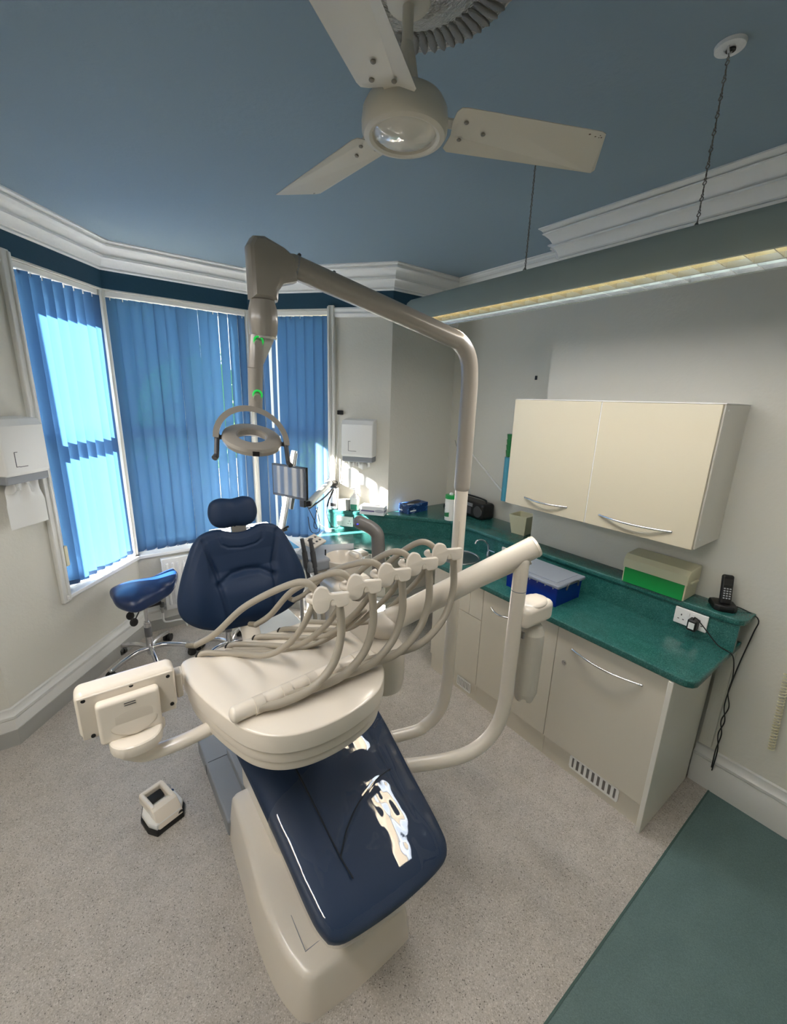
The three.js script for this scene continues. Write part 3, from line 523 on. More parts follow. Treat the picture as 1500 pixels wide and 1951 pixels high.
{
  const b = thing('glove_box', 'dark blue printed glove box on the shelf against the corner wall', 'box', [2.375, 1.08, -2.88], 0.12);
  const bt = labelTex((x, w, h) => { x.fillStyle = '#14386e'; x.fillRect(0, 0, w, h); for (let i = 0; i < 26; i++) { x.fillStyle = ['#2a62a6', '#0d2448', '#4f8ac4', '#c9dcf0'][i % 4]; x.globalAlpha = 0.5; x.beginPath(); x.ellipse(rnd() * w, rnd() * h, 10 + rnd() * 50, 4 + rnd() * 14, rnd() * 3, 0, 7); x.fill(); } x.globalAlpha = 1; x.fillStyle = '#e8eef5'; x.fillRect(w * 0.08, h * 0.62, w * 0.3, h * 0.16); });
  part(b, 'carton', rbox(0.25, 0.08, 0.125, 0.003, 0, 0.04, 0), std({ map: bt, roughness: 0.4 }));
  part(b, 'opening', prism([[-0.08, -0.015], [-0.04, -0.03], [0.04, -0.03], [0.08, -0.015], [0.08, 0.015], [0.04, 0.03], [-0.04, 0.03], [-0.08, 0.015]], 0.0795, 0.081), M.black);
}
single('hockey_puck_mouse', lathe([[0, 0.03], [0.02, 0.029], [0.035, 0.02], [0.04, 0.004], [0.04, 0], [0, 0]].reverse()).translate(2.78, 1.08, -2.86), M.black, 'small round black gadget on the shelf by the corner wall', 'gadget').name = 'round_gadget';
{
  const at = P2(1.19, 0.1), b = thing('tissue_box', 'white carton with purple print stripe on the shelf below the towel dispenser', 'box', [at[0], 1.08, at[1]], FR.th);
  const bt = labelTex((x, w, h) => { x.fillStyle = '#eeeef0'; x.fillRect(0, 0, w, h); x.fillStyle = '#6a5f8e'; x.fillRect(w * 0.06, h * 0.45, w * 0.55, h * 0.18); x.fillStyle = '#b9bac4'; x.beginPath(); x.arc(w * 0.82, h * 0.5, h * 0.2, 0, 7); x.fill(); x.fillStyle = '#d8d6e2'; x.fillRect(w * 0.06, h * 0.7, w * 0.45, h * 0.08); });
  part(b, 'carton', rbox(0.22, 0.075, 0.11, 0.003, 0, 0.0375, 0), std({ map: bt, roughness: 0.5 }));
  part(b, 'opening', box(0.12, 0.001, 0.03, 0, 0.0755, 0), M.plate);
}
{
  const at = P2(1.0, 0.05), b = thing('soap_bottle', 'white pump soap bottle with green label standing in the sun', 'bottle', [at[0], 1.08, at[1]], FR.th);
  part(b, 'bottle_body', [rbox(0.085, 0.13, 0.055, 0.018, 0, 0.065, 0), cyl(0.016, 0.03, 0.02, 0, 0.138, 0)], M.white);
  part(b, 'label', box(0.06, 0.05, 0.001, 0, 0.035, 0.028), std({ color: '#2d7d68', roughness: 0.5 }));
  part(b, 'pump', [cyl(0.006, 0.006, 0.05, 0, 0.17, 0), rbox(0.055, 0.012, 0.016, 0.004, -0.018, 0.196, 0), cyl(0.014, 0.014, 0.02, 0, 0.158, 0)], M.white);
}
{
  const at = P2(0.905, 0.06), b = single('napkin_block', rbox(0.1, 0.1, 0.05, 0.004, at[0], 1.13, at[1], 0, FR.th), std({ color: '#a7a69f', roughness: 0.35, metalness: 0.3 }), 'plain grey metal box on the shelf beside the soap bottle', 'box'); b.name = 'metal_box';
}
{
  const at = P2(0.81, 0.06), b = thing('gel_dispenser', 'white hand gel dispenser with black slot at the shelf end by the window', 'dispenser', [at[0], 1.08, at[1]], FR.th);
  part(b, 'housing', rbox(0.075, 0.2, 0.07, 0.02, 0, 0.1, 0), M.white);
  part(b, 'slot', rbox(0.05, 0.03, 0.01, 0.003, 0, 0.045, 0.033), M.black);
  part(b, 'top_cap', rbox(0.066, 0.02, 0.062, 0.008, 0, 0.205, 0), M.darkGrey);
}
function towelDispenser(fr, s, y, label) {
  const at = fr.at(s, y, 0), d = thing('towel_dispenser', label, 'dispenser', at, fr.th);
  part(d, 'cover', ext([[0, -0.15], [0.115, -0.15], [0.125, -0.13], [0.125, 0.12], [0.1, 0.155], [0, 0.165]], 0.28, 0.012).rotateY(-Math.PI / 2).translate(0.14, 0.02, 0.001), M.white);
  part(d, 'tray', rbox(0.272, 0.05, 0.112, 0.01, 0, -0.15, 0.058), M.plate, 'grey lower tray');
  part(d, 'level_window', [box(0.003, 0.08, 0.002, -0.075, -0.04, 0.1265), box(0.02, 0.003, 0.002, -0.066, 0, 0.1265), box(0.02, 0.003, 0.002, -0.066, -0.08, 0.1265), box(0.05, 0.003, 0.002, -0.03, -0.082, 0.1265)], M.darkGrey);
  part(d, 'lock', rod([0, 0.13, 0.113], [0, 0.135, 0.12], 0.006), M.steel);
  const g = new THREE.PlaneGeometry(0.2, 0.07, 24, 8), p = g.attributes.position; for (let i = 0; i < p.count; i++) { const x = p.getX(i), v = p.getY(i); p.setZ(i, 0.07 + 0.014 * Math.sin(x * 70 + v * 40) + 0.008 * Math.sin(x * 160 + 1)); p.setY(i, v - 0.195 - 0.012 * Math.sin(x * 45)); } g.computeVertexNormals();
  part(d, 'paper_towel', g, M.paper);
  return d;
}
towelDispenser(FR, 1.04, 1.70, 'white paper towel dispenser on the sunlit bay wall above the soap bottle');
const tdl = towelDispenser(FL, 0.285, 1.71, 'white paper towel dispenser beside the half open blind, paper sheet hanging out');
{
  const g = new THREE.PlaneGeometry(0.24, 0.27, 20, 20), p = g.attributes.position; for (let i = 0; i < p.count; i++) { const x = p.getX(i), v = p.getY(i), k = Math.max(0, v / 0.135); p.setXYZ(i, x * (1 - 0.25 * Math.max(0, k)) , v - 0.3, 0.07 + 0.02 * Math.sin(x * 30 + v * 22) * k + 0.012 * Math.sin(x * 75) * Math.max(0, k) + 0.006 * Math.sin(x * 22)); } g.computeVertexNormals();
  part(tdl, 'hanging_sheet', g, M.paper);
}
{ const at = FR.at(0.85, 1.93, 0.012); const b = thing('wall_adapter', 'small black adapter box with cord on the bay wall above the towel dispenser', 'adapter', at, FR.th); part(b, 'adapter_box', rbox(0.05, 0.035, 0.025, 0.005, 0, 0, 0), M.black); part(b, 'cord', tube([[0, -0.015, 0], [-0.01, -0.1, 0.005], [-0.03, -0.4, 0.01], [-0.06, -0.7, 0.02], [-0.075, -0.83, 0.03]], 0.0025, 30, 6), M.white); }
single('blind_cord', [0, 0.02, 0.035].map((o, i) => tube([FR.at(0.775 + o, 2.6, 0.03), FR.at(0.77 + o * 1.5, 1.9, 0.035 + o), FR.at(0.76 + o, 1.3, 0.04), FR.at(0.78 + o, 1.12, 0.045)], 0.0025, 30, 6)), M.white, 'white cords hanging down the window edge by the shelf end', 'cord');
{
  const f = face(FR.at(0.93, 0.985, 0.103), FR.th); socket(f, 'white double socket with white plug on the teal upstand near the window');
  const c = thing('white_plug', 'white plug with white cable at the sunlit end of the upstand', 'plug'); c.applyMatrix4(f);
  part(c, 'plug_body', rbox(0.045, 0.045, 0.035, 0.01, -0.042, -0.01, 0.028), M.white);
  part(c, 'cable', tube([[-0.045, -0.03, 0.035], [-0.06, -0.055, 0.05], [-0.12, -0.07, 0.05], [-0.2, -0.06, 0.03], [-0.24, -0.02, 0.03], [-0.25, 0.1, 0.05]], 0.004, 40, 8), M.white);
}
single('wall_plug_hole', [rbox(0.008, 0.03, 0.02, 0.003, AL[0] - 0.003, 2.245, -2.075)], M.black, 'small black fixing left on the bare wall above the wall cabinet', 'fixing').name = 'wall_fixing';
// radiator under the middle window
{
  const r = thing('radiator', 'white ridged panel radiator under the middle bay window', 'radiator', [0.84, 0, -3.9]);
  const W = 0.8, H = 0.48;
  part(r, 'panel', [rbox(W, H, 0.03, 0.008, 0, 0.19 + H / 2, 0), box(W, 0.03, 0.05, 0, 0.19 + H - 0.02, -0.02)], M.upvc);
  for (let i = 0; i < 17; i++) part(r, 'ridge', rbox(0.022, H - 0.09, 0.016, 0.007, -W / 2 + 0.04 + i * (W - 0.08) / 16, 0.19 + H / 2, 0.014), M.upvc);
  part(r, 'valve', [cyl(0.012, 0.012, 0.05, -W / 2 - 0.03, 0.2, 0), rod([-W / 2 - 0.05, 0.215, 0], [-W / 2, 0.215, 0], 0.01)], M.steel);
  part(r, 'valve_cap', cyl(0.018, 0.018, 0.035, -W / 2 - 0.03, 0.25, 0), M.darkGrey);
  part(r, 'pipe', tube([[-W / 2 - 0.03, 0.19, 0], [-W / 2 - 0.03, 0.1, 0], [-W / 2 + 0.0, 0.08, 0.01], [-W / 2 + 0.12, 0.07, 0.02], [-W / 2 + 0.15, 0.003, 0.02]], 0.008, 30, 8), M.upvc);
}
// ---------------------------------------------------------------- dental chair
{
  const c = thing('dental_chair', 'navy blue dental chair with headrest, cream base and film covered foot end', 'chair', [0, 0, 0]);
  // base: loft between a floor outline and a top outline
  const loft = (rings) => { // rings of [x, y, z], from the floor up, closed by a cap
    const n = rings[0].length, pos = [], tri = (...v) => v.forEach((p) => pos.push(...p));
    for (let r = 0; r < rings.length - 1; r++) for (let i = 0; i < n; i++) { const j = (i + 1) % n; tri(rings[r][i], rings[r][j], rings[r + 1][j], rings[r][i], rings[r + 1][j], rings[r + 1][i]); }
    const T = rings[rings.length - 1], m = [0, 1, 2].map((k) => T.reduce((q, p) => q + p[k], 0) / n); for (let i = 0; i < n; i++) tri(T[i], T[(i + 1) % n], m);
    const g = new THREE.BufferGeometry(); g.setAttribute('position', new THREE.Float32BufferAttribute(pos, 3)); return toCreasedNormals(mergeVertices(g, 1e-4), 0.55);
  };
  const smoothRing = (P) => new THREE.SplineCurve([...P, P[0]].map((p) => new THREE.Vector2(...p))).getSpacedPoints(90).slice(0, 90).map((p) => [p.x, p.y]);
  const A = smoothRing([[0.372, -0.9], [0.39, -0.888], [0.58, -0.872], [0.78, -0.88], [0.812, -0.895], [0.835, -0.95], [0.87, -1.25], [0.86, -1.68], [0.82, -1.72], [0.6, -1.72], [0.38, -1.72], [0.345, -1.68], [0.325, -1.4], [0.31, -1.2], [0.32, -1.03], [0.352, -0.92]]);
  const inward = (k, m = 0) => A.map(([x, z]) => { const cx = 0.59, cz = Math.max(-1.55, Math.min(-1.05, z)), l = Math.hypot(x - cx, z - cz); return [x - (x - cx) / l * k, z - (z - cz) / l * k]; });
  const topY = (z) => { const t = Math.max(0, Math.min(1, (-z - 0.9) / 0.8)); return 0.172 + t * 0.055 + 0.02 * Math.sin(t * Math.PI); };
  const lift = (P, f) => P.map(([x, z]) => [x, f(z), z]);
  const base = part(c, 'base', loft([lift(A, () => 0), lift(inward(0.012), (z) => topY(z) * 0.5), lift(inward(0.024), (z) => topY(z) - 0.022), lift(inward(0.028), (z) => topY(z) - 0.01), lift(inward(0.036), (z) => topY(z) - 0.002), lift(inward(0.05), (z) => topY(z) + 0.002), lift(inward(0.15), (z) => topY(z) + 0.006)]), M.dental);
  part(base, 'hatch', [box(0.002, 0.003, 0.2, 0.41, topY(-1.08) + 0.0035, -1.08, 0.07), box(0.1, 0.003, 0.002, 0.46, topY(-0.98) + 0.0035, -0.98)], M.plate);
  part(c, 'base_plate', [rbox(0.44, 0.09, 0.62, 0.01, 0.56, 0.045, -2.0), rbox(0.3, 0.06, 0.3, 0.01, 0.6, 0.11, -1.95)], M.plate, 'grey rear floor cover');
  part(c, 'plate_joint', [box(0.3, 0.002, 0.003, 0.5, 0.091, -2.1), box(0.003, 0.06, 0.003, 0.339, 0.05, -2.1)], M.darkGrey);
  part(c, 'pedestal', [rbox(0.36, 0.45, 0.5, 0.05, 0.62, 0.38, -1.55), rbox(0.42, 0.06, 0.6, 0.025, 0.63, 0.58, -1.58)], M.dental);
  // seat and leg rest: one long cushion
  const XC = 0.672, prof = (s) => { const y = s < 0.55 ? 0.405 + s * 0.33 : 0.405 + 0.1815 + 0.09 * Math.sin(Math.min(1, (s - 0.55) / 0.5) * Math.PI / 2); return y; };
  const seatOut = [[-0.245, 0.03], [-0.19, 0.005], [0, -0.01], [0.19, 0.0], [0.25, 0.03], [0.272, 0.1], [0.29, 0.3], [0.315, 0.55], [0.325, 0.8], [0.31, 1.05], [0.25, 1.18], [0, 1.2], [-0.25, 1.18], [-0.31, 1.05], [-0.318, 0.8], [-0.3, 0.55], [-0.28, 0.3], [-0.266, 0.1]];
  const seatMap = (x, s, h) => { const d = (prof(s + 0.01) - prof(s - 0.01)) / 0.02, l = Math.hypot(1, d); return [XC + x, prof(s) + h / l, -0.805 - s + h * d / l]; };
  const left = [[-0.1, 0.01], [-0.115, 0.12], [-0.125, 0.2], [-0.135, 0.4], [-0.145, 0.58]], right = [[0.19, 0.15], [0.2, 0.4], [0.22, 0.62]], arc = [[-0.122, 0.19], [-0.06, 0.25], [0.02, 0.3], [0.12, 0.335], [0.2, 0.345]], rim = seatOut.map(([x, y]) => [x * 0.86, (y - 0.55) * 0.95 + 0.55]);
  const seatDent = (x, y) => 0.004 * Math.max(0, 1 - (x / 0.2) ** 2) + seam(x, y, left, 0.006, 0.004) + seam(x, y, arc, 0.006, 0.004) + seam(x, y, right, 0.009, 0.004) + seam(x, y, [[-0.27, 0.62], [0, 0.6], [0.28, 0.62]], 0.012, 0.01);
  part(c, 'seat_cushion', pad({ outline: seatOut, t: 0.115, t2: 0.08, n: 3.6, nu: 200, inner: 64, dent: seatDent, map: seatMap }), M.vinyl);
  const grooveShade = std({ color: '#04101f', roughness: 0.7 });  // near-black colour stands in for the shade inside the seam grooves
  for (const line of [left.slice(1), arc]) part(c, 'seam_shade', tube(line.map(([x, y]) => seatMap(x, y, 0.0525 - 0.006 * Math.max(0, (Math.abs(x) - 0.1) / 0.1) ** 2 - 0.004 * Math.max(0, 1 - (x / 0.2) ** 2) + 0.0022)), 0.0028, 40, 8), grooveShade, 'dark line painted as seam groove shade');
  const filmOut = [[-0.25, 0.028], [-0.19, -0.003], [0, -0.018], [0.19, -0.008], [0.255, 0.022], [0.279, 0.1], [0.296, 0.3], [0.318, 0.52], [0.3, 0.56], [0.1, 0.6], [-0.1, 0.56], [-0.24, 0.5], [-0.288, 0.42], [-0.286, 0.3], [-0.273, 0.1]];
  const wr = noise(64, 6), wr2 = noise(64, 3);
  part(c, 'foot_film', pad({ outline: filmOut, t: 0.125, t2: 0.086, n: 3.8, nu: 220, inner: 70, dent: (x, y) => seatDent(x, y) * 0.12 + 0.0026 * Math.max(0, Math.min(1, (x - 0.05) / 0.14)) * (wr(x * 90 + 32, y * 60) - 0.5) * 2 + 0.0006 * wr2(x * 120 + 32, y * 90), map: seatMap }), M.film, 'glossy clear plastic film');
  // backrest
  const ti = 0.2, XB = 0.605, backMap = (x, h, d) => [XB + x, 0.905 + h * Math.cos(ti) + d * Math.sin(ti), -2.03 - h * Math.sin(ti) + d * Math.cos(ti)];
  const backOut = [[0, -0.012], [0.14, 0], [0.24, 0.035], [0.31, 0.1], [0.325, 0.18], [0.3, 0.28], [0.255, 0.39], [0.225, 0.45], [0.18, 0.492], [0.11, 0.505], [0.05, 0.485], [0, 0.478], [-0.05, 0.485], [-0.11, 0.505], [-0.18, 0.492], [-0.225, 0.45], [-0.255, 0.39], [-0.3, 0.28], [-0.325, 0.18], [-0.31, 0.1], [-0.24, 0.035], [-0.14, 0]];
  const sL = [[-0.185, 0.46], [-0.165, 0.38], [-0.14, 0.29], [-0.135, 0.2], [-0.12, 0.1], [-0.105, 0.0]], mir = (l) => l.map(([a, b]) => [-a, b]);
  const lum = [[-0.135, 0.235], [-0.07, 0.275], [0, 0.285], [0.07, 0.275], [0.135, 0.235]], uTop = [[-0.115, 0.485], [-0.1, 0.43], [-0.07, 0.41], [0, 0.4], [0.07, 0.41], [0.1, 0.43], [0.115, 0.485]];
  const edge = backOut.map(([x, y]) => [x * 0.9, (y - 0.24) * 0.9 + 0.24]);
  const backDent = (x, y) => seam(x, y, sL, 0.01, 0.013) + seam(x, y, mir(sL), 0.01, 0.013) + seam(x, y, lum, 0.016, 0.016) + seam(x, y, uTop, 0.006, 0.005) + seam(x, y, [...edge, edge[0]], 0.005, 0.0025)
    + 0.014 * Math.max(0, Math.min(1, (y - 0.255) / 0.04)) * Math.max(0, Math.min(1, (0.5 - y) / 0.12)) * Math.max(0, Math.min(1, (0.18 - Math.abs(x)) / 0.03)) - 0.034 * Math.exp(-(((y - 0.13) / 0.1) ** 4)) * Math.exp(-((x / 0.15) ** 4)) - 0.02 * Math.exp(-(((Math.abs(x) - 0.235) / 0.055) ** 2)) * Math.exp(-(((y - 0.2) / 0.14) ** 2));
  part(c, 'backrest', pad({ outline: backOut, t: 0.1, t2: 0.07, n: 3.2, nu: 220, inner: 70, dent: backDent, map: backMap }), M.vinyl);
  part(c, 'back_shell', pad({ outline: backOut.map(([x, y]) => [x * 0.9, (y - 0.24) * 0.9 + 0.24]), t: 0.05, n: 4, nu: 96, map: (x, h, d) => backMap(x, h, d - 0.045) }), M.dental);
  part(c, 'back_arm', [rod([XB, 0.62, -1.93], backMap(0, 0.15, -0.06), 0.05, 0.045), rod([XB, 0.6, -1.7], [XB, 0.62, -1.95], 0.05)], M.dental);
  part(c, 'headrest_bracket', [put(rbox(0.075, 0.1, 0.018, 0.004), XB, 1.4, -2.135, -ti), rod([XB, 1.42, -2.15], [XB, 1.3, -2.14], 0.02)], M.steel);
  part(c, 'bracket_bolt', [-0.02, 0.02].map((o) => rod([XB + o, 1.408, -2.128], [XB + o, 1.41, -2.122], 0.005)), M.black);
  part(c, 'headrest', pad({ outline: [[0, -0.07], [0.06, -0.075], [0.105, -0.05], [0.12, 0], [0.105, 0.055], [0.06, 0.075], [0, 0.068], [-0.06, 0.075], [-0.105, 0.055], [-0.12, 0], [-0.105, -0.05], [-0.06, -0.075]], t: 0.1, n: 2.4, dent: (x, y) => 0.008 * Math.exp(-((x / 0.05) ** 2)), map: (x, y, z) => [0.585 + x, 1.477 + y * Math.cos(ti) + z * Math.sin(ti), -2.14 - y * Math.sin(ti) + z * Math.cos(ti)] }), M.vinyl);
}
// ---------------------------------------------------------------- delivery unit with its arm
{
  const d = thing('delivery_unit', 'cream dental delivery unit with instrument hoses on a swing arm over the chair', 'dental unit');
  part(d, 'support_post', tube([[1.42, 1.42, -1.0], [1.42, 1.25, -1.0], [1.418, 0.9, -1.0], [1.413, 0.73, -1.0], [1.385, 0.6, -1.012], [1.32, 0.515, -1.04], [1.22, 0.475, -1.08], [1.05, 0.455, -1.17], [0.75, 0.44, -1.35]], 0.031, 80, 20), M.dental);
  part(d, 'post_joint', cyl(0.0318, 0.0318, 0.003, 1.42, 1.29, -1.0), M.plate);
  const R = [1.475, 1.475, -0.99], L = [0.95, 1.165, -1.27];
  const arm = part(d, 'swing_arm', rod(L, R, 0.05, 0.046, 40), M.dental);
  const ax = V(...R).sub(V(...L)).normalize(), R2 = V(...R).addScaledVector(ax, 0.012).toArray();
  part(arm, 'arm_cap', rod(R, R2, 0.0475, 0.044, 40), M.dental2);
  part(arm, 'arm_rail', rod([L[0] + 0.05, L[1] - 0.022, L[2] - 0.03], [R[0] - 0.02, R[1] - 0.05, R[2] - 0.003], 0.028, 0.024), M.dental);
  part(d, 'arm_knuckle', [sph(0.068, 0.925, 1.145, -1.275, 1, 0.85, 1)], M.dental2);
  part(d, 'pivot_hub', lathe([[0, 0.9], [0.05, 0.9], [0.075, 0.915], [0.082, 0.95], [0.082, 1.06], [0.07, 1.1], [0.04, 1.115], [0, 1.118]], 40).translate(0.89, 0, -1.22), M.dental2);
  part(d, 'hub_link', rbox(0.2, 0.1, 0.14, 0.04, 0.78, 0.975, -1.24), M.dental2);
  // bottle holder
  part(d, 'bottle_holder', [rbox(0.2, 0.1, 0.11, 0.028, 1.525, 1.165, -1.0), sph(0.06, 1.53, 1.205, -1.0, 1.45, 0.4, 0.9)], M.dental);
  part(d, 'holder_lug', rbox(0.012, 0.03, 0.02, 0.003, 1.463, 1.07, -0.985), M.steel);
  const bot = lathe([[0, 0.645], [0.03, 0.64], [0.05, 0.65], [0.056, 0.68], [0.057, 0.95], [0.055, 0.985], [0.042, 1.02], [0.03, 1.035], [0.03, 1.06], [0, 1.06]], 40);
  { const p = bot.attributes.position; for (let i = 0; i < p.count; i++) { const y = p.getY(i); if (y < 0.68) { const a = Math.atan2(p.getZ(i), p.getX(i)); p.setY(i, y + 0.014 * Math.cos(a * 5) * (0.68 - y) / 0.04 * Math.min(1, Math.hypot(p.getX(i), p.getZ(i)) / 0.03)); } } bot.computeVertexNormals(); }
  part(d, 'water_bottle', bot.translate(1.555, 0.065, -1.0), std({ color: '#c9c4b8', roughness: 0.5 }), 'frosted water bottle');
  // tray head
  const out = [[0.195, -1.52], [0.235, -1.552], [0.45, -1.565], [0.7, -1.565], [0.79, -1.52], [0.825, -1.42], [0.825, -1.22], [0.8, -1.1], [0.72, -1.01], [0.6, -0.97], [0.47, -0.965], [0.37, -0.995], [0.3, -1.06], [0.255, -1.16], [0.215, -1.3], [0.192, -1.43]];
  const shrink = (k) => out.map(([x, z]) => [0.51 + (x - 0.51) * k, -1.27 + (z + 1.27) * k]);
  const padY = (o, yc, t, n, dent) => pad({ outline: o.map(([x, z]) => [x, -z]), t, n, nu: 200, inner: 50, dent, map: (x, y, h) => [x, yc + h, -y] });
  const valley = (x, y) => { let v = 0; for (const cx of [0.30, 0.405, 0.51, 0.625]) v += 0.011 * Math.exp(-(((x - cx - (1.5 - y) * 0.16) / 0.03) ** 2)); return v * Math.max(0, Math.min(1, (y - 1.18) / 0.3)); };
  part(d, 'tray_top', padY(out, 1.066, 0.076, 12, valley), M.dental);
  part(d, 'tray_middle', padY(shrink(0.972), 1.012, 0.05, 10, () => 0), M.dental2);
  part(d, 'tray_bottom', padY(shrink(0.95), 0.975, 0.062, 5, () => 0), M.dental2);
  part(d, 'emblem', tube([[0.672, 0.995, -0.973], [0.69, 1.01, -0.98], [0.7, 1.0, -0.985], [0.682, 0.985, -0.978], [0.672, 0.995, -0.973]], 0.001, 24, 5), M.darkGrey);
  // clear side guard and its hinge at the left
  part(d, 'side_clip', [rbox(0.03, 0.05, 0.06, 0.012, 0.187, 1.07, -1.5)], M.dental2);
  part(d, 'side_shield', put(new THREE.CircleGeometry(0.05, 32), 0.2, 1.13, -1.55, 0, 0.4), M.clear);
  // control tablet seen from behind
  const tab = part(d, 'control_tablet', [rbox(0.265, 0.16, 0.075, 0.022, 0.025, 1.12, -1.4, 0.03)], M.dental);
  part(tab, 'back_plate', [rbox(0.25, 0.145, 0.008, 0.003, 0.025, 1.118, -1.362, 0.03)], M.dental2);
  part(tab, 'tablet_mount', [rbox(0.165, 0.14, 0.034, 0.012, 0.022, 1.098, -1.342), ext([[-0.072, 0.03], [-0.072, 0.0], [-0.066, -0.03], [-0.045, -0.056], [-0.015, -0.066], [0.015, -0.066], [0.045, -0.056], [0.066, -0.03], [0.072, 0], [0.072, 0.03]], 0.042, 0.01, true).rotateX(-Math.PI / 2).translate(0.03, 0.995, -1.335)], M.dental);
  part(tab, 'mount_scoop', pad({ outline: [[-0.06, 0.035], [0, 0.05], [0.06, 0.035], [0.055, -0.02], [0, -0.045], [-0.055, -0.02]], t: 0.012, n: 3, map: (x, y, h) => [0.03 + x * 1.05, 1.085 + y, -1.33 + h + Math.max(0, -y) * 0.25] }), M.dental2);
  part(tab, 'vent_slot', [box(0.03, 0.002, 0.002, 0.025, 1.15, -1.3245), box(0.03, 0.002, 0.002, 0.025, 1.143, -1.3245)], M.darkGrey);
  for (const [x, y] of [[-0.085, 1.18], [0.035, 1.183], [0.135, 1.175], [-0.075, 1.055], [0.138, 1.07]]) part(tab, 'screw_hole', rod([x, y, -1.359], [x, y, -1.356], 0.006, 0.006, 12), M.black);
  part(tab, 'tablet_hinge', [rbox(0.02, 0.09, 0.05, 0.006, 0.17, 1.1, -1.42)], M.dental2);
  part(d, 'tray_handle', tube([[0.0, 0.965, -1.345], [0.045, 0.945, -1.33], [0.1, 0.945, -1.32], [0.18, 0.955, -1.31], [0.3, 0.97, -1.31]], 0.023, 40, 16), M.dental);
  // instrument arms: a row of pivots, a whip each, a holder, hoses
  const bar = part(d, 'pivot_bar', rod([0.272, 1.128, -1.125], [0.76, 1.128, -1.165], 0.025), M.dental);
  const at = (k) => [0.30 + k * 0.092, 1.128, -1.127 - k * 0.0075];
  part(bar, 'pivot_end', sph(0.026, 0.272, 1.128, -1.125, 0.6, 0.96, 0.96), M.dental);
  for (let k = 0; k < 5; k++) {
    const p = at(k), hx = 0.612 + 0.126 * k, hy = 1.412 + 0.014 * k, hz = -1.1;
    const ring = part(bar, 'pivot_ring', rod([p[0] + 0.03, p[1], p[2]], [p[0] + 0.062, p[1], p[2] - 0.002], 0.0275, 0.0275, 28), M.dental2);
    const sx = p[0] + 0.045, wx = (f) => sx + (hx - sx) * f, wy = (f) => p[1] + (hy - p[1]) * f;
    const w = part(d, 'whip_arm', tube([[sx, p[1], p[2] + 0.016], [wx(0.22), p[1] + 0.002, p[2] + 0.034], [wx(0.58), wy(0.07), hz + 0.02], [wx(0.86), wy(0.27), hz + 0.022], [wx(1.0), wy(0.55), hz + 0.012], [wx(1.03), wy(0.8), hz], [hx, hy + 0.005, hz]], 0.0138, 70, 16), M.hose);
    // holder: a disc plate and a bracket
    const plate = [[-0.095, -0.035], [-0.082, -0.052], [-0.06, -0.05], [-0.045, -0.035], [-0.04, -0.012], [-0.03, -0.008], [-0.018, -0.03], [0.014, -0.022], [0.018, 0.0], [0.014, 0.018], [-0.012, 0.016], [-0.042, 0.014], [-0.055, 0.03], [-0.078, 0.034], [-0.094, 0.018], [-0.1, -0.01]];
    const hold = part(w, 'holder_plate', put(ext(plate, 0.022, 0.004, true).translate(0, 0, -0.011), hx + 0.012, hy + 0.02, hz + 0.012, -0.12, -0.5, -0.04), M.dental);
    part(w, 'holder_clip', put(rbox(0.052, 0.04, 0.03, 0.008), hx - 0.002, hy + 0.014, hz - 0.002, -0.1, -0.5, 0.1), M.dental);
    part(w, 'holder_cup', put(tor(0.026, 0.01, 0, 0, 0, Math.PI / 2, 0, 0, Math.PI * 1.5), hx - 0.05, hy + 0.004, hz - 0.06), M.dental2);
    // feed hose from the back edge of the tray
    const ex = 0.262 + k * 0.105;
    part(d, 'feed_hose', tube([[ex, 1.1, -1.545], [ex + 0.03, 1.108, -1.53], [ex + 0.12, 1.112, -1.455], [(ex + 0.12) * 0.5 + (hx - 0.09) * 0.5, 1.145, -1.34], [hx - 0.115, hy - 0.19, -1.25], [hx - 0.085, hy - 0.1, -1.19], [hx - 0.06, hy - 0.02, -1.165]], 0.011, 50, 12), M.hose);
    part(d, 'hose_socket', put(tor(0.012, 0.003), ex, 1.1, -1.545, 0, 0.6), M.black);
    // instrument hose looping over the holder
    const en = [[0.262, 1.128, -1.575], [0.5, 1.128, -1.6], [0.72, 1.13, -1.72], [0.86, 1.13, -1.6], [0.97, 1.14, -1.55]][k];
    const tp = k === 0 ? 0.055 : 0.045, mid = [hx - 0.1, hy + tp, -1.2];
    part(d, 'instrument_hose', tube([[hx - 0.045, hy - 0.02, hz - 0.05], [hx - 0.055, hy + 0.035, -1.155], mid, [mid[0] * 0.55 + en[0] * 0.45, hy * 0.55 + en[1] * 0.45 + 0.06, mid[2] * 0.55 + en[2] * 0.45], [mid[0] * 0.22 + en[0] * 0.78, hy * 0.22 + en[1] * 0.78 + 0.01, mid[2] * 0.22 + en[2] * 0.78], en], 0.0118, 60, 14), M.hose);
    const dir = [en[0] - mid[0], -0.12, en[2] - mid[2]], l = Math.hypot(...dir), e2 = en.map((v, i) => v + dir[i] / l * 0.045);
    part(d, 'hose_connector', rod(en, e2, 0.0125, 0.0105), M.hoseEnd, 'dull metal connector');
  }
  part(d, 'hose_loop', [0.0, 0.03].map((o) => tube([[0.35 + o, 1.108, -1.5], [0.5 + o, 1.1, -1.42], [0.62 + o, 1.11, -1.36], [0.72 + o, 1.16, -1.32], [0.8 + o, 1.24, -1.28]], 0.009, 40, 12)), M.hose);
}
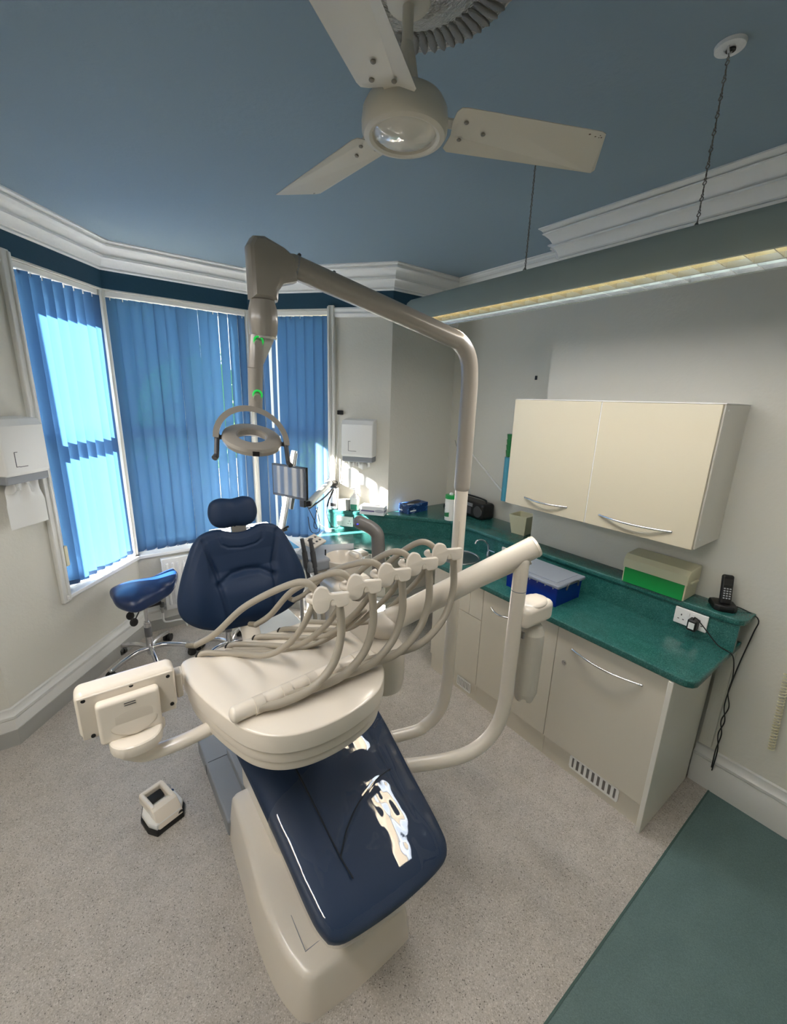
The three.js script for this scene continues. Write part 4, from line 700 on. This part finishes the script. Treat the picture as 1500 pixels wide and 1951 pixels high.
// ---------------------------------------------------------------- operating lamp on its pole
{
  const l = thing('operating_lamp', 'ring-headed dental operating lamp on a tall bent cream pole', 'lamp');
  part(l, 'pole', tube([[1.345, 1.69, -1.3], [1.345, 1.3, -1.3], [1.345, 0.9, -1.3], [1.34, 0.66, -1.3], [1.315, 0.54, -1.305], [1.25, 0.46, -1.33], [1.15, 0.43, -1.36], [0.75, 0.42, -1.5]], 0.029, 70, 20), M.dental);
  part(l, 'pole_sleeve', tube([[1.345, 1.69, -1.3], [1.345, 2.0, -1.3], [1.343, 2.14, -1.3], [1.328, 2.225, -1.302], [1.28, 2.278, -1.306], [1.2, 2.302, -1.311], [0.9, 2.37, -1.335], [0.6, 2.436, -1.36]], 0.035, 90, 24), M.lampGrey);
  part(l, 'switch_slot', rbox(0.004, 0.12, 0.018, 0.0015, 1.327, 1.48, -1.281, 0, -0.78), M.dental2);
  part(l, 'arm_screw', [[0.62, 2.47], [0.74, 2.444]].map(([x, y]) => sph(0.006, x, y, -1.355)), M.darkGrey);
  part(l, 'arm_collar', rod([0.612, 2.4335, -1.359], [0.606, 2.4348, -1.36], 0.0355), M.plate);
  part(l, 'elbow', [ext([[-0.043, -0.08], [-0.045, 0.06], [-0.03, 0.085], [0.0, 0.09], [0.06, 0.072], [0.1, 0.05], [0.1, -0.015], [0.055, -0.03], [0.04, -0.05], [0.036, -0.08]], 0.074, 0.022).translate(0, 0, -0.037).translate(0.505, 2.405, -1.362)], M.lampGrey);
  const lowSec = lathe([[0, 2.325], [0.036, 2.325], [0.042, 2.3], [0.0435, 2.27], [0.04, 2.235], [0.034, 2.222], [0, 2.222]].reverse(), 40).translate(0.5, 0, -1.362);
  part(l, 'lower_joint', lowSec, M.lampGrey);
  part(l, 'joint_rim', [cyl(0.038, 0.036, 0.006, 0.5, 2.22, -1.362)], M.chrome);
  part(l, 'head_arm', [rod([0.478, 2.225, -1.362], [0.468, 2.13, -1.362], 0.0225, 0.0225), rod([0.468, 2.13, -1.362], [0.462, 2.0, -1.362], 0.023, 0.021)], M.lampGrey);
  part(l, 'brace_plate', ext([[0.49, 2.222], [0.535, 2.222], [0.492, 2.135]], 0.004).translate(0, 0, -1.37), M.white);
  for (const y of [2.208, 2.052]) { part(l, 'status_ring', put(tor(0.0125, 0.003), 0.474 - (2.208 - y) * 0.07, y, -1.338, 0, -0.25), M.ledGreen, 'glowing green ring'); part(l, 'joint_knob', rod([0.474 - (2.208 - y) * 0.07, y - 0.003, -1.35], [0.474 - (2.208 - y) * 0.07 - 0.006, y - 0.01, -1.322], 0.011), M.lampGrey); }
  // yoke and ring head
  const C = V(0.448, 1.918, -1.365), view = V(-0.3, 0, 0.954), up = V(0, 1, 0).multiplyScalar(Math.cos(0.38)).addScaledVector(view, Math.sin(0.38)).normalize(), side = V(0.954, -0.12, 0.3).normalize(), fwd = side.clone().cross(up).normalize();
  const HM = new THREE.Matrix4().makeBasis(side, up, fwd).setPosition(C);
  const head = part(l, 'ring_head', lathe([[0.043, 0.0], [0.044, 0.008], [0.048, 0.011], [0.08, 0.011], [0.088, 0.007], [0.092, -0.003], [0.088, -0.016], [0.074, -0.02], [0.054, -0.019], [0.045, -0.012], [0.043, 0.0]].reverse(), 64).applyMatrix4(HM), M.lampGrey);
  part(head, 'sensor', box(0.02, 0.014, 0.01, 0.012, -0.005, 0.0885).applyMatrix4(HM), M.black);
  part(head, 'light_panel', lathe([[0.055, -0.0205], [0.074, -0.0205]], 48).applyMatrix4(HM), M.white);
  const yk = []; for (let i = 0; i <= 20; i++) { const a = Math.PI * i / 20; yk.push([Math.cos(a) * 0.107, Math.sin(a) * 0.1, 0]); }
  const YM = new THREE.Matrix4().makeBasis(side, V(0, 1, 0), side.clone().cross(V(0, 1, 0)).normalize()).setPosition(C.x, C.y - 0.008, C.z);
  const yg = new THREE.BufferGeometry(); { const pos = [], w = 0.02, t = 0.0085; const ring = (p, i) => { const a = Math.PI * i / 20, n = [Math.cos(a), Math.sin(a)]; return [[p[0] + n[0] * t, p[1] + n[1] * t, w], [p[0] + n[0] * t, p[1] + n[1] * t, -w], [p[0] - n[0] * t, p[1] - n[1] * t, -w], [p[0] - n[0] * t, p[1] - n[1] * t, w]]; }; for (let i = 0; i < 20; i++) { const a = ring(yk[i], i), b = ring(yk[i + 1], i + 1); for (let k = 0; k < 4; k++) { const m = (k + 1) % 4; pos.push(...a[k], ...a[m], ...b[m], ...a[k], ...b[m], ...b[k]); } } yg.setAttribute('position', new THREE.Float32BufferAttribute(pos, 3)); yg.computeVertexNormals(); }
  part(l, 'yoke', toCreasedNormals(mergeVertices(yg, 1e-5), 0.5).applyMatrix4(YM), M.lampGrey);
  for (const s of [-1, 1]) part(l, 'grip_handle', merge([rod([s * 0.103, 0.01, 0.005], [s * 0.108, -0.055, 0.03], 0.0075), rod([s * 0.108, -0.055, 0.03], [s * 0.114, -0.062, 0.042], 0.0085), rod([s * 0.088, 0.0, 0.0], [s * 0.11, 0.0, 0.0], 0.007)]).applyMatrix4(YM), M.darkGrey, 'dark grey grip');
}
// ---------------------------------------------------------------- cuspidor unit beside the chair
{
  const u = thing('cuspidor_unit', 'cream cuspidor unit with rinse basin, grey spout and suction handles beside the chair', 'dental unit');
  part(u, 'unit_body', [rbox(0.36, 0.86, 0.4, 0.06, 1.33, 0.43, -2.34), rbox(0.3, 0.1, 0.34, 0.04, 1.33, 0.86, -2.34), rbox(0.26, 0.16, 0.16, 0.03, 1.3, 0.93, -2.5)], M.dental);
  const bz = lathe([[0, 0.9], [0.06, 0.9], [0.09, 0.92], [0.118, 0.98], [0.126, 1.045], [0.122, 1.05], [0.116, 1.043], [0.108, 0.985], [0.08, 0.935], [0.03, 0.925], [0, 0.922]], 56).translate(1.305, 0, -2.28);
  part(u, 'basin', bz, M.dental, 'cream rinse basin');
  part(u, 'cup_stand', [rbox(0.11, 0.03, 0.1, 0.012, 1.445, 1.03, -2.32)], M.dental);
  part(u, 'spout', [tube([[1.505, 0.86, -2.16], [1.505, 1.0, -2.165], [1.505, 1.15, -2.175], [1.5, 1.2, -2.185], [1.475, 1.235, -2.215], [1.42, 1.268, -2.27]], 0.044, 60, 20)], M.greyPlastic, 'brown grey curved spout');
  part(u, 'spout_light', rbox(0.03, 0.006, 0.012, 0.002, 1.395, 1.27, -2.245, 0, 0.5, 0.3), M.ledBlue, 'blue light');
  part(u, 'top_deck', [prism([[1.09, -2.55], [1.2, -2.66], [1.53, -2.52], [1.47, -2.42], [1.1, -2.42]], 1.0, 1.03, 0.006)], M.plate, 'grey top deck');
  const kp = part(u, 'control_pad', [put(rbox(0.17, 0.02, 0.11, 0.006), 1.24, 1.075, -2.58, 0.35, 0.6)], M.dental2);
  for (let r = 0; r < 2; r++) for (let q = 0; q < 3; q++) part(kp, 'button', put(rbox(0.018, 0.005, 0.014, 0.002, -0.045 + q * 0.045, 0.012, -0.02 + r * 0.04), 1.24, 1.075, -2.58, 0.35, 0.6), M.darkGrey);
  part(u, 'holder_block', [rbox(0.16, 0.08, 0.1, 0.02, 1.12, 1.03, -2.3)], M.plate);
  for (const [x, z, k] of [[1.035, -2.29, 0], [1.078, -2.265, 1]]) {
    part(u, 'suction_handle', [rod([x - 0.012, 1.215, z - 0.005], [x, 1.13, z], 0.012, 0.014), rod([x, 1.13, z], [x + 0.008, 1.03, z + 0.01], 0.017, 0.017), rod([x + 0.008, 1.03, z + 0.01], [x + 0.03, 0.86, z + 0.03], 0.0125, 0.0115)], M.darkGrey, 'dark grey suction handle');
    part(u, 'suction_hose', tube([[x + 0.03, 0.86, z + 0.03], [x + 0.04, 0.7, z + 0.05], [x + 0.05, 0.5, z + 0.05], [1.2, 0.36, -2.25]], 0.014, 30, 12), M.hose);
  }
  part(u, 'toggle', rod([1.2, 1.06, -2.33], [1.2, 1.1, -2.33], 0.005), M.black);
}
// ---------------------------------------------------------------- saddle stools
function stool(label) {
  const s = thing('saddle_stool', label, 'stool');
  part(s, 'seat', pad({ outline: [[-0.2, 0], [-0.19, 0.12], [-0.1, 0.2], [0.02, 0.17], [0.12, 0.13], [0.19, 0.12], [0.235, 0.06], [0.24, 0], [0.235, -0.06], [0.19, -0.12], [0.12, -0.13], [0.02, -0.17], [-0.1, -0.2], [-0.19, -0.12]], t: 0.15, t2: 0.17, n: 2.5, map: (x, y, h) => [x, 0.6 + h - 1.1 * Math.max(0, Math.abs(y) - 0.02) ** 2 + 1.9 * Math.max(0, x - 0.06) ** 1.8 + 0.25 * Math.max(0, -x - 0.1) ** 1.5, y] }), M.stoolVinyl);
  part(s, 'seat_plate', rbox(0.2, 0.03, 0.16, 0.01, 0, 0.5, 0), M.black);
  part(s, 'column', cyl(0.014, 0.014, 0.24, 0, 0.39, 0), M.chrome);
  part(s, 'gas_lift', [cyl(0.025, 0.025, 0.26, 0, 0.2, 0), cyl(0.022, 0.022, 0.02, 0, 0.335, 0)], M.chrome);
  part(s, 'lift_label', cyl(0.0255, 0.0255, 0.08, 0, 0.26, 0), std({ color: '#5f6062', roughness: 0.5 }));
  for (const k of [-1, 1]) part(s, 'lever', [rod([-0.05, 0.49, 0.05 * k + 0.03], [-0.1, 0.46, 0.06 * k + 0.1], 0.004), sph(0.03, -0.11, 0.45, 0.06 * k + 0.11, 0.9, 1.1, 0.35)], M.black);
  for (let k = 0; k < 5; k++) {
    const a = k * Math.PI * 2 / 5 + 0.35, c = Math.cos(a), n = Math.sin(a);
    const leg = part(s, 'leg', tube([[c * 0.02, 0.12, n * 0.02], [c * 0.1, 0.125, n * 0.1], [c * 0.2, 0.105, n * 0.2], [c * 0.285, 0.075, n * 0.285]], 0.019, 30, 12), M.chrome);
    part(leg, 'caster', [rod([c * 0.29 - n * 0.028, 0.032, n * 0.29 + c * 0.028], [c * 0.29 - n * 0.006, 0.032, n * 0.29 + c * 0.006], 0.032), rod([c * 0.29 + n * 0.006, 0.032, n * 0.29 - c * 0.006], [c * 0.29 + n * 0.028, 0.032, n * 0.29 - c * 0.028], 0.032), rod([c * 0.29, 0.03, n * 0.29], [c * 0.29, 0.075, n * 0.29], 0.009)], M.black);
  }
  return s;
}
const st1 = stool('navy saddle stool with chrome five-legged base by the half open blind'); st1.position.set(0.25, 0, -3.46); st1.rotation.y = 0.1;
const st2 = st1.clone(); st2.name = 'saddle_stool_001'; st2.userData = { label: 'saddle stool half hidden behind the chair backrest, only its chrome base showing', category: 'stool' }; scene.add(st2); st2.position.set(0.78, 0, -3.2); st2.rotation.y = 2.6;
// ---------------------------------------------------------------- foot control on the floor
{
  const f = thing('foot_control', 'white wireless foot control with black pedal and rubber base on the floor', 'foot control', [0.105, 0, -2.0], 0.32);
  part(f, 'rubber_base', prism([[-0.075, 0.1], [0.055, 0.1], [0.088, 0.05], [0.09, -0.03], [0.055, -0.1], [-0.05, -0.1], [-0.09, -0.03], [-0.095, 0.05]], 0, 0.025, 0.004), M.black);
  part(f, 'housing', prism([[-0.07, 0.092], [0.05, 0.092], [0.082, 0.045], [0.083, -0.028], [0.05, -0.09], [-0.046, -0.09], [-0.083, -0.028], [-0.088, 0.045]], 0.022, 0.062, 0.014), M.white);
  part(f, 'hoop', [ext([[0.098, 0.03], [0.09, 0.055], [0.05, 0.098], [0.028, 0.104], [0.012, 0.098], [0.02, 0.06], [0.02, 0.03]], 0.122, 0.008).rotateY(-Math.PI / 2).translate(0.057, 0, 0), rbox(0.024, 0.05, 0.13, 0.01, -0.052, 0.083, -0.03, 0.03), rbox(0.024, 0.05, 0.13, 0.01, 0.044, 0.083, -0.03, 0.03), rbox(0.115, 0.05, 0.024, 0.01, -0.004, 0.085, -0.088)], M.dental, 'glossy cream hoop');
  part(f, 'pedal', rbox(0.07, 0.02, 0.045, 0.006, -0.004, 0.075, -0.05, 0.3), M.black);
  part(f, 'status_dome', sph(0.022, 0.06, 0.06, -0.07, 1, 0.8, 1), M.clear);
  part(f, 'button', sph(0.008, 0.072, 0.06, -0.035), std({ color: '#163a66', roughness: 0.3 }));
  part(f, 'rating_label', box(0.09, 0.012, 0.001, -0.01, 0.036, 0.0925), M.plate);
  part(f, 'socket_hole', rod([0.045, 0.035, 0.085], [0.045, 0.035, 0.096], 0.013), M.black);
}
// ---------------------------------------------------------------- trolley, monitor and their column behind the chair
{
  const t = thing('trolley', 'white trolley with blue tray mat behind the chair backrest', 'trolley');
  part(t, 'top', rbox(0.5, 0.03, 0.86, 0.008, 1.04, 0.93, -3.22), M.white);
  part(t, 'tray_mat', rbox(0.3, 0.004, 0.3, 0.0015, 1.1, 0.947, -3.0), std({ color: '#3f9fd0', roughness: 0.5 }), 'light blue mat');
  for (const [x, z] of [[0.83, -2.83], [1.25, -2.83], [0.83, -3.6], [1.25, -3.6]]) part(t, 'leg', rod([x, 0.0, z], [x, 0.92, z], 0.016), M.steel);
  part(t, 'shelf', rbox(0.44, 0.02, 0.78, 0.005, 1.04, 0.3, -3.22), M.white);
}
{
  const k = thing('keyboard', 'small white keyboard with dark keys on the trolley behind the headrest', 'keyboard', [1.1, 0.946, -3.42], -0.9);
  part(k, 'keyboard_body', rbox(0.3, 0.016, 0.12, 0.005, 0, 0.008, 0, 0.05), M.white);
  for (let r = 0; r < 4; r++) for (let c = 0; c < 11; c++) part(k, 'key', rbox(0.02, 0.008, 0.02, 0.003, -0.125 + c * 0.025, 0.018 - r * 0.0012, -0.038 + r * 0.025), M.darkGrey);
}
{
  const c = thing('equipment_column', 'leaning white aluminium column clamped to the trolley behind the monitor', 'column');
  part(c, 'profile', [rod([1.285, 0.945, -3.3], [1.425, 1.62, -3.3], 0.028, 0.028, 4)], M.white);
  part(c, 'profile_groove', rod([1.305, 0.96, -3.277], [1.438, 1.6, -3.277], 0.006), M.steel);
  part(c, 'clamp', [rbox(0.1, 0.025, 0.05, 0.006, 1.28, 0.958, -3.29, 0, 0, 0.2), rod([1.24, 0.95, -3.27], [1.34, 0.99, -3.27], 0.009)], M.black);
  part(c, 'bracket', rbox(0.03, 0.16, 0.03, 0.005, 1.375, 1.22, -3.25, 0, 0, -0.2), M.steel);
}
{
  const m = thing('monitor', 'small black monitor on a grey wall arm in front of the blinds', 'monitor', [1.262, 1.42, -3.04], -1.2);
  part(m, 'screen_back', rbox(0.36, 0.25, 0.022, 0.006, 0, 0, -0.012), M.black);
  part(m, 'screen', box(0.34, 0.22, 0.002, 0, 0.002, 0.0), M.screen, 'dark glossy screen');
  part(m, 'bezel', [box(0.36, 0.012, 0.004, 0, 0.119, 0), box(0.36, 0.014, 0.004, 0, -0.118, 0), box(0.01, 0.25, 0.004, -0.175, 0, 0), box(0.01, 0.25, 0.004, 0.175, 0, 0)], std({ color: '#3a3b3d', roughness: 0.25, metalness: 0.5 }));
  part(m, 'mount_plate', rbox(0.05, 0.09, 0.02, 0.003, 0.12, -0.14, -0.02), M.black);
}
{
  const a = thing('monitor_stand', 'light grey jointed monitor arm fixed beside the window frame', 'bracket'), w = FR.at(0.8, 1.235, 0.0);
  part(a, 'arm_body', [rod([1.4, 1.24, -2.99], [w[0] - 0.09, 1.335, w[2] + 0.07], 0.03, 0.028, 12)], std({ color: '#bfc6c6', roughness: 0.35 }));
  part(a, 'wall_joint', [rod([w[0] - 0.1, 1.335, w[2] + 0.075], [w[0] - 0.03, 1.315, w[2] + 0.03], 0.034, 0.02), rod([w[0] - 0.03, 1.315, w[2] + 0.03], [w[0] + 0.005, 1.305, w[2]], 0.018)], M.black);
  part(a, 'tilt_joint', [rod([1.36, 1.235, -3.0], [1.41, 1.242, -2.98], 0.022)], M.black);
  part(a, 'lower_bar', tube([[1.41, 1.2, -3.0], [1.6, 1.24, -3.12], [1.72, 1.285, -3.2], [1.74, 1.27, -3.22], [1.69, 1.2, -3.2], [1.67, 1.14, -3.2]], 0.007, 40, 8), M.black);
  part(a, 'cable', [tube([[1.38, 1.22, -2.97], [1.42, 1.12, -2.95], [1.45, 1.04, -2.95], [1.42, 1.06, -2.95], [1.44, 1.14, -2.96], [1.48, 1.2, -3.0]], 0.003, 50, 6), tube([[1.38, 1.14, -2.97], [1.4, 1.02, -2.96], [1.48, 1.0, -2.98], [1.5, 1.1, -3.02], [1.47, 1.19, -3.02]], 0.003, 50, 6), tube([[1.67, 1.14, -3.2], [1.655, 1.08, -3.18], [1.67, 1.0, -3.16], [1.7, 0.96, -3.17], [1.76, 0.935, -3.19]], 0.003, 40, 6)], M.black);
}
// ---------------------------------------------------------------- garden seen through the gaps of the blinds
{
  struct('garden_ground', box(30, 0.1, 16, 0, -0.35, -12.2), std({ color: '#6c6d69', roughness: 1 }));
  const leaf = (name, label, x, y, z, r, col, n) => {
    const t = thing(name, label, 'shrub', [x, -0.3, z]), g = [];
    for (let i = 0; i < n; i++) { const a = rnd() * 6.28, e = Math.acos(2 * rnd() - 1), k = r * (0.75 + rnd() * 0.3), q = new THREE.PlaneGeometry(0.1, 0.06); g.push(put(q, Math.cos(a) * Math.sin(e) * k, y + Math.cos(e) * k * 0.9, Math.sin(a) * Math.sin(e) * k, rnd() * 6, rnd() * 6, rnd() * 6)); }
    part(t, 'foliage', g, std({ color: col, roughness: 0.8, side: THREE.DoubleSide })).userData.kind = 'stuff'; part(t, 'branch_core', sph(r * 0.72, 0, y, 0), std({ color: col, roughness: 1 })); part(t, 'stem', cyl(0.05, 0.07, y, 0, y / 2, 0), M.rust);
  };
  leaf('yellow_shrub', 'yellow flowering shrub outside the right bay window', 3.9, 1.0, -7.6, 0.7, '#d8c81e', 700);
  leaf('garden_tree', 'leafy green tree outside beyond the bay windows', 2.3, 1.9, -10.5, 1.7, '#4f8a35', 1400);
  leaf('garden_hedge', 'pale green hedge bush outside the left bay window', -5.5, 0.7, -9.5, 0.9, '#7fae5a', 700);
}
scene.traverse((o) => { if (o.isMesh) { o.castShadow = true; o.receiveShadow = true; } });
renderer.render(scene, camera);
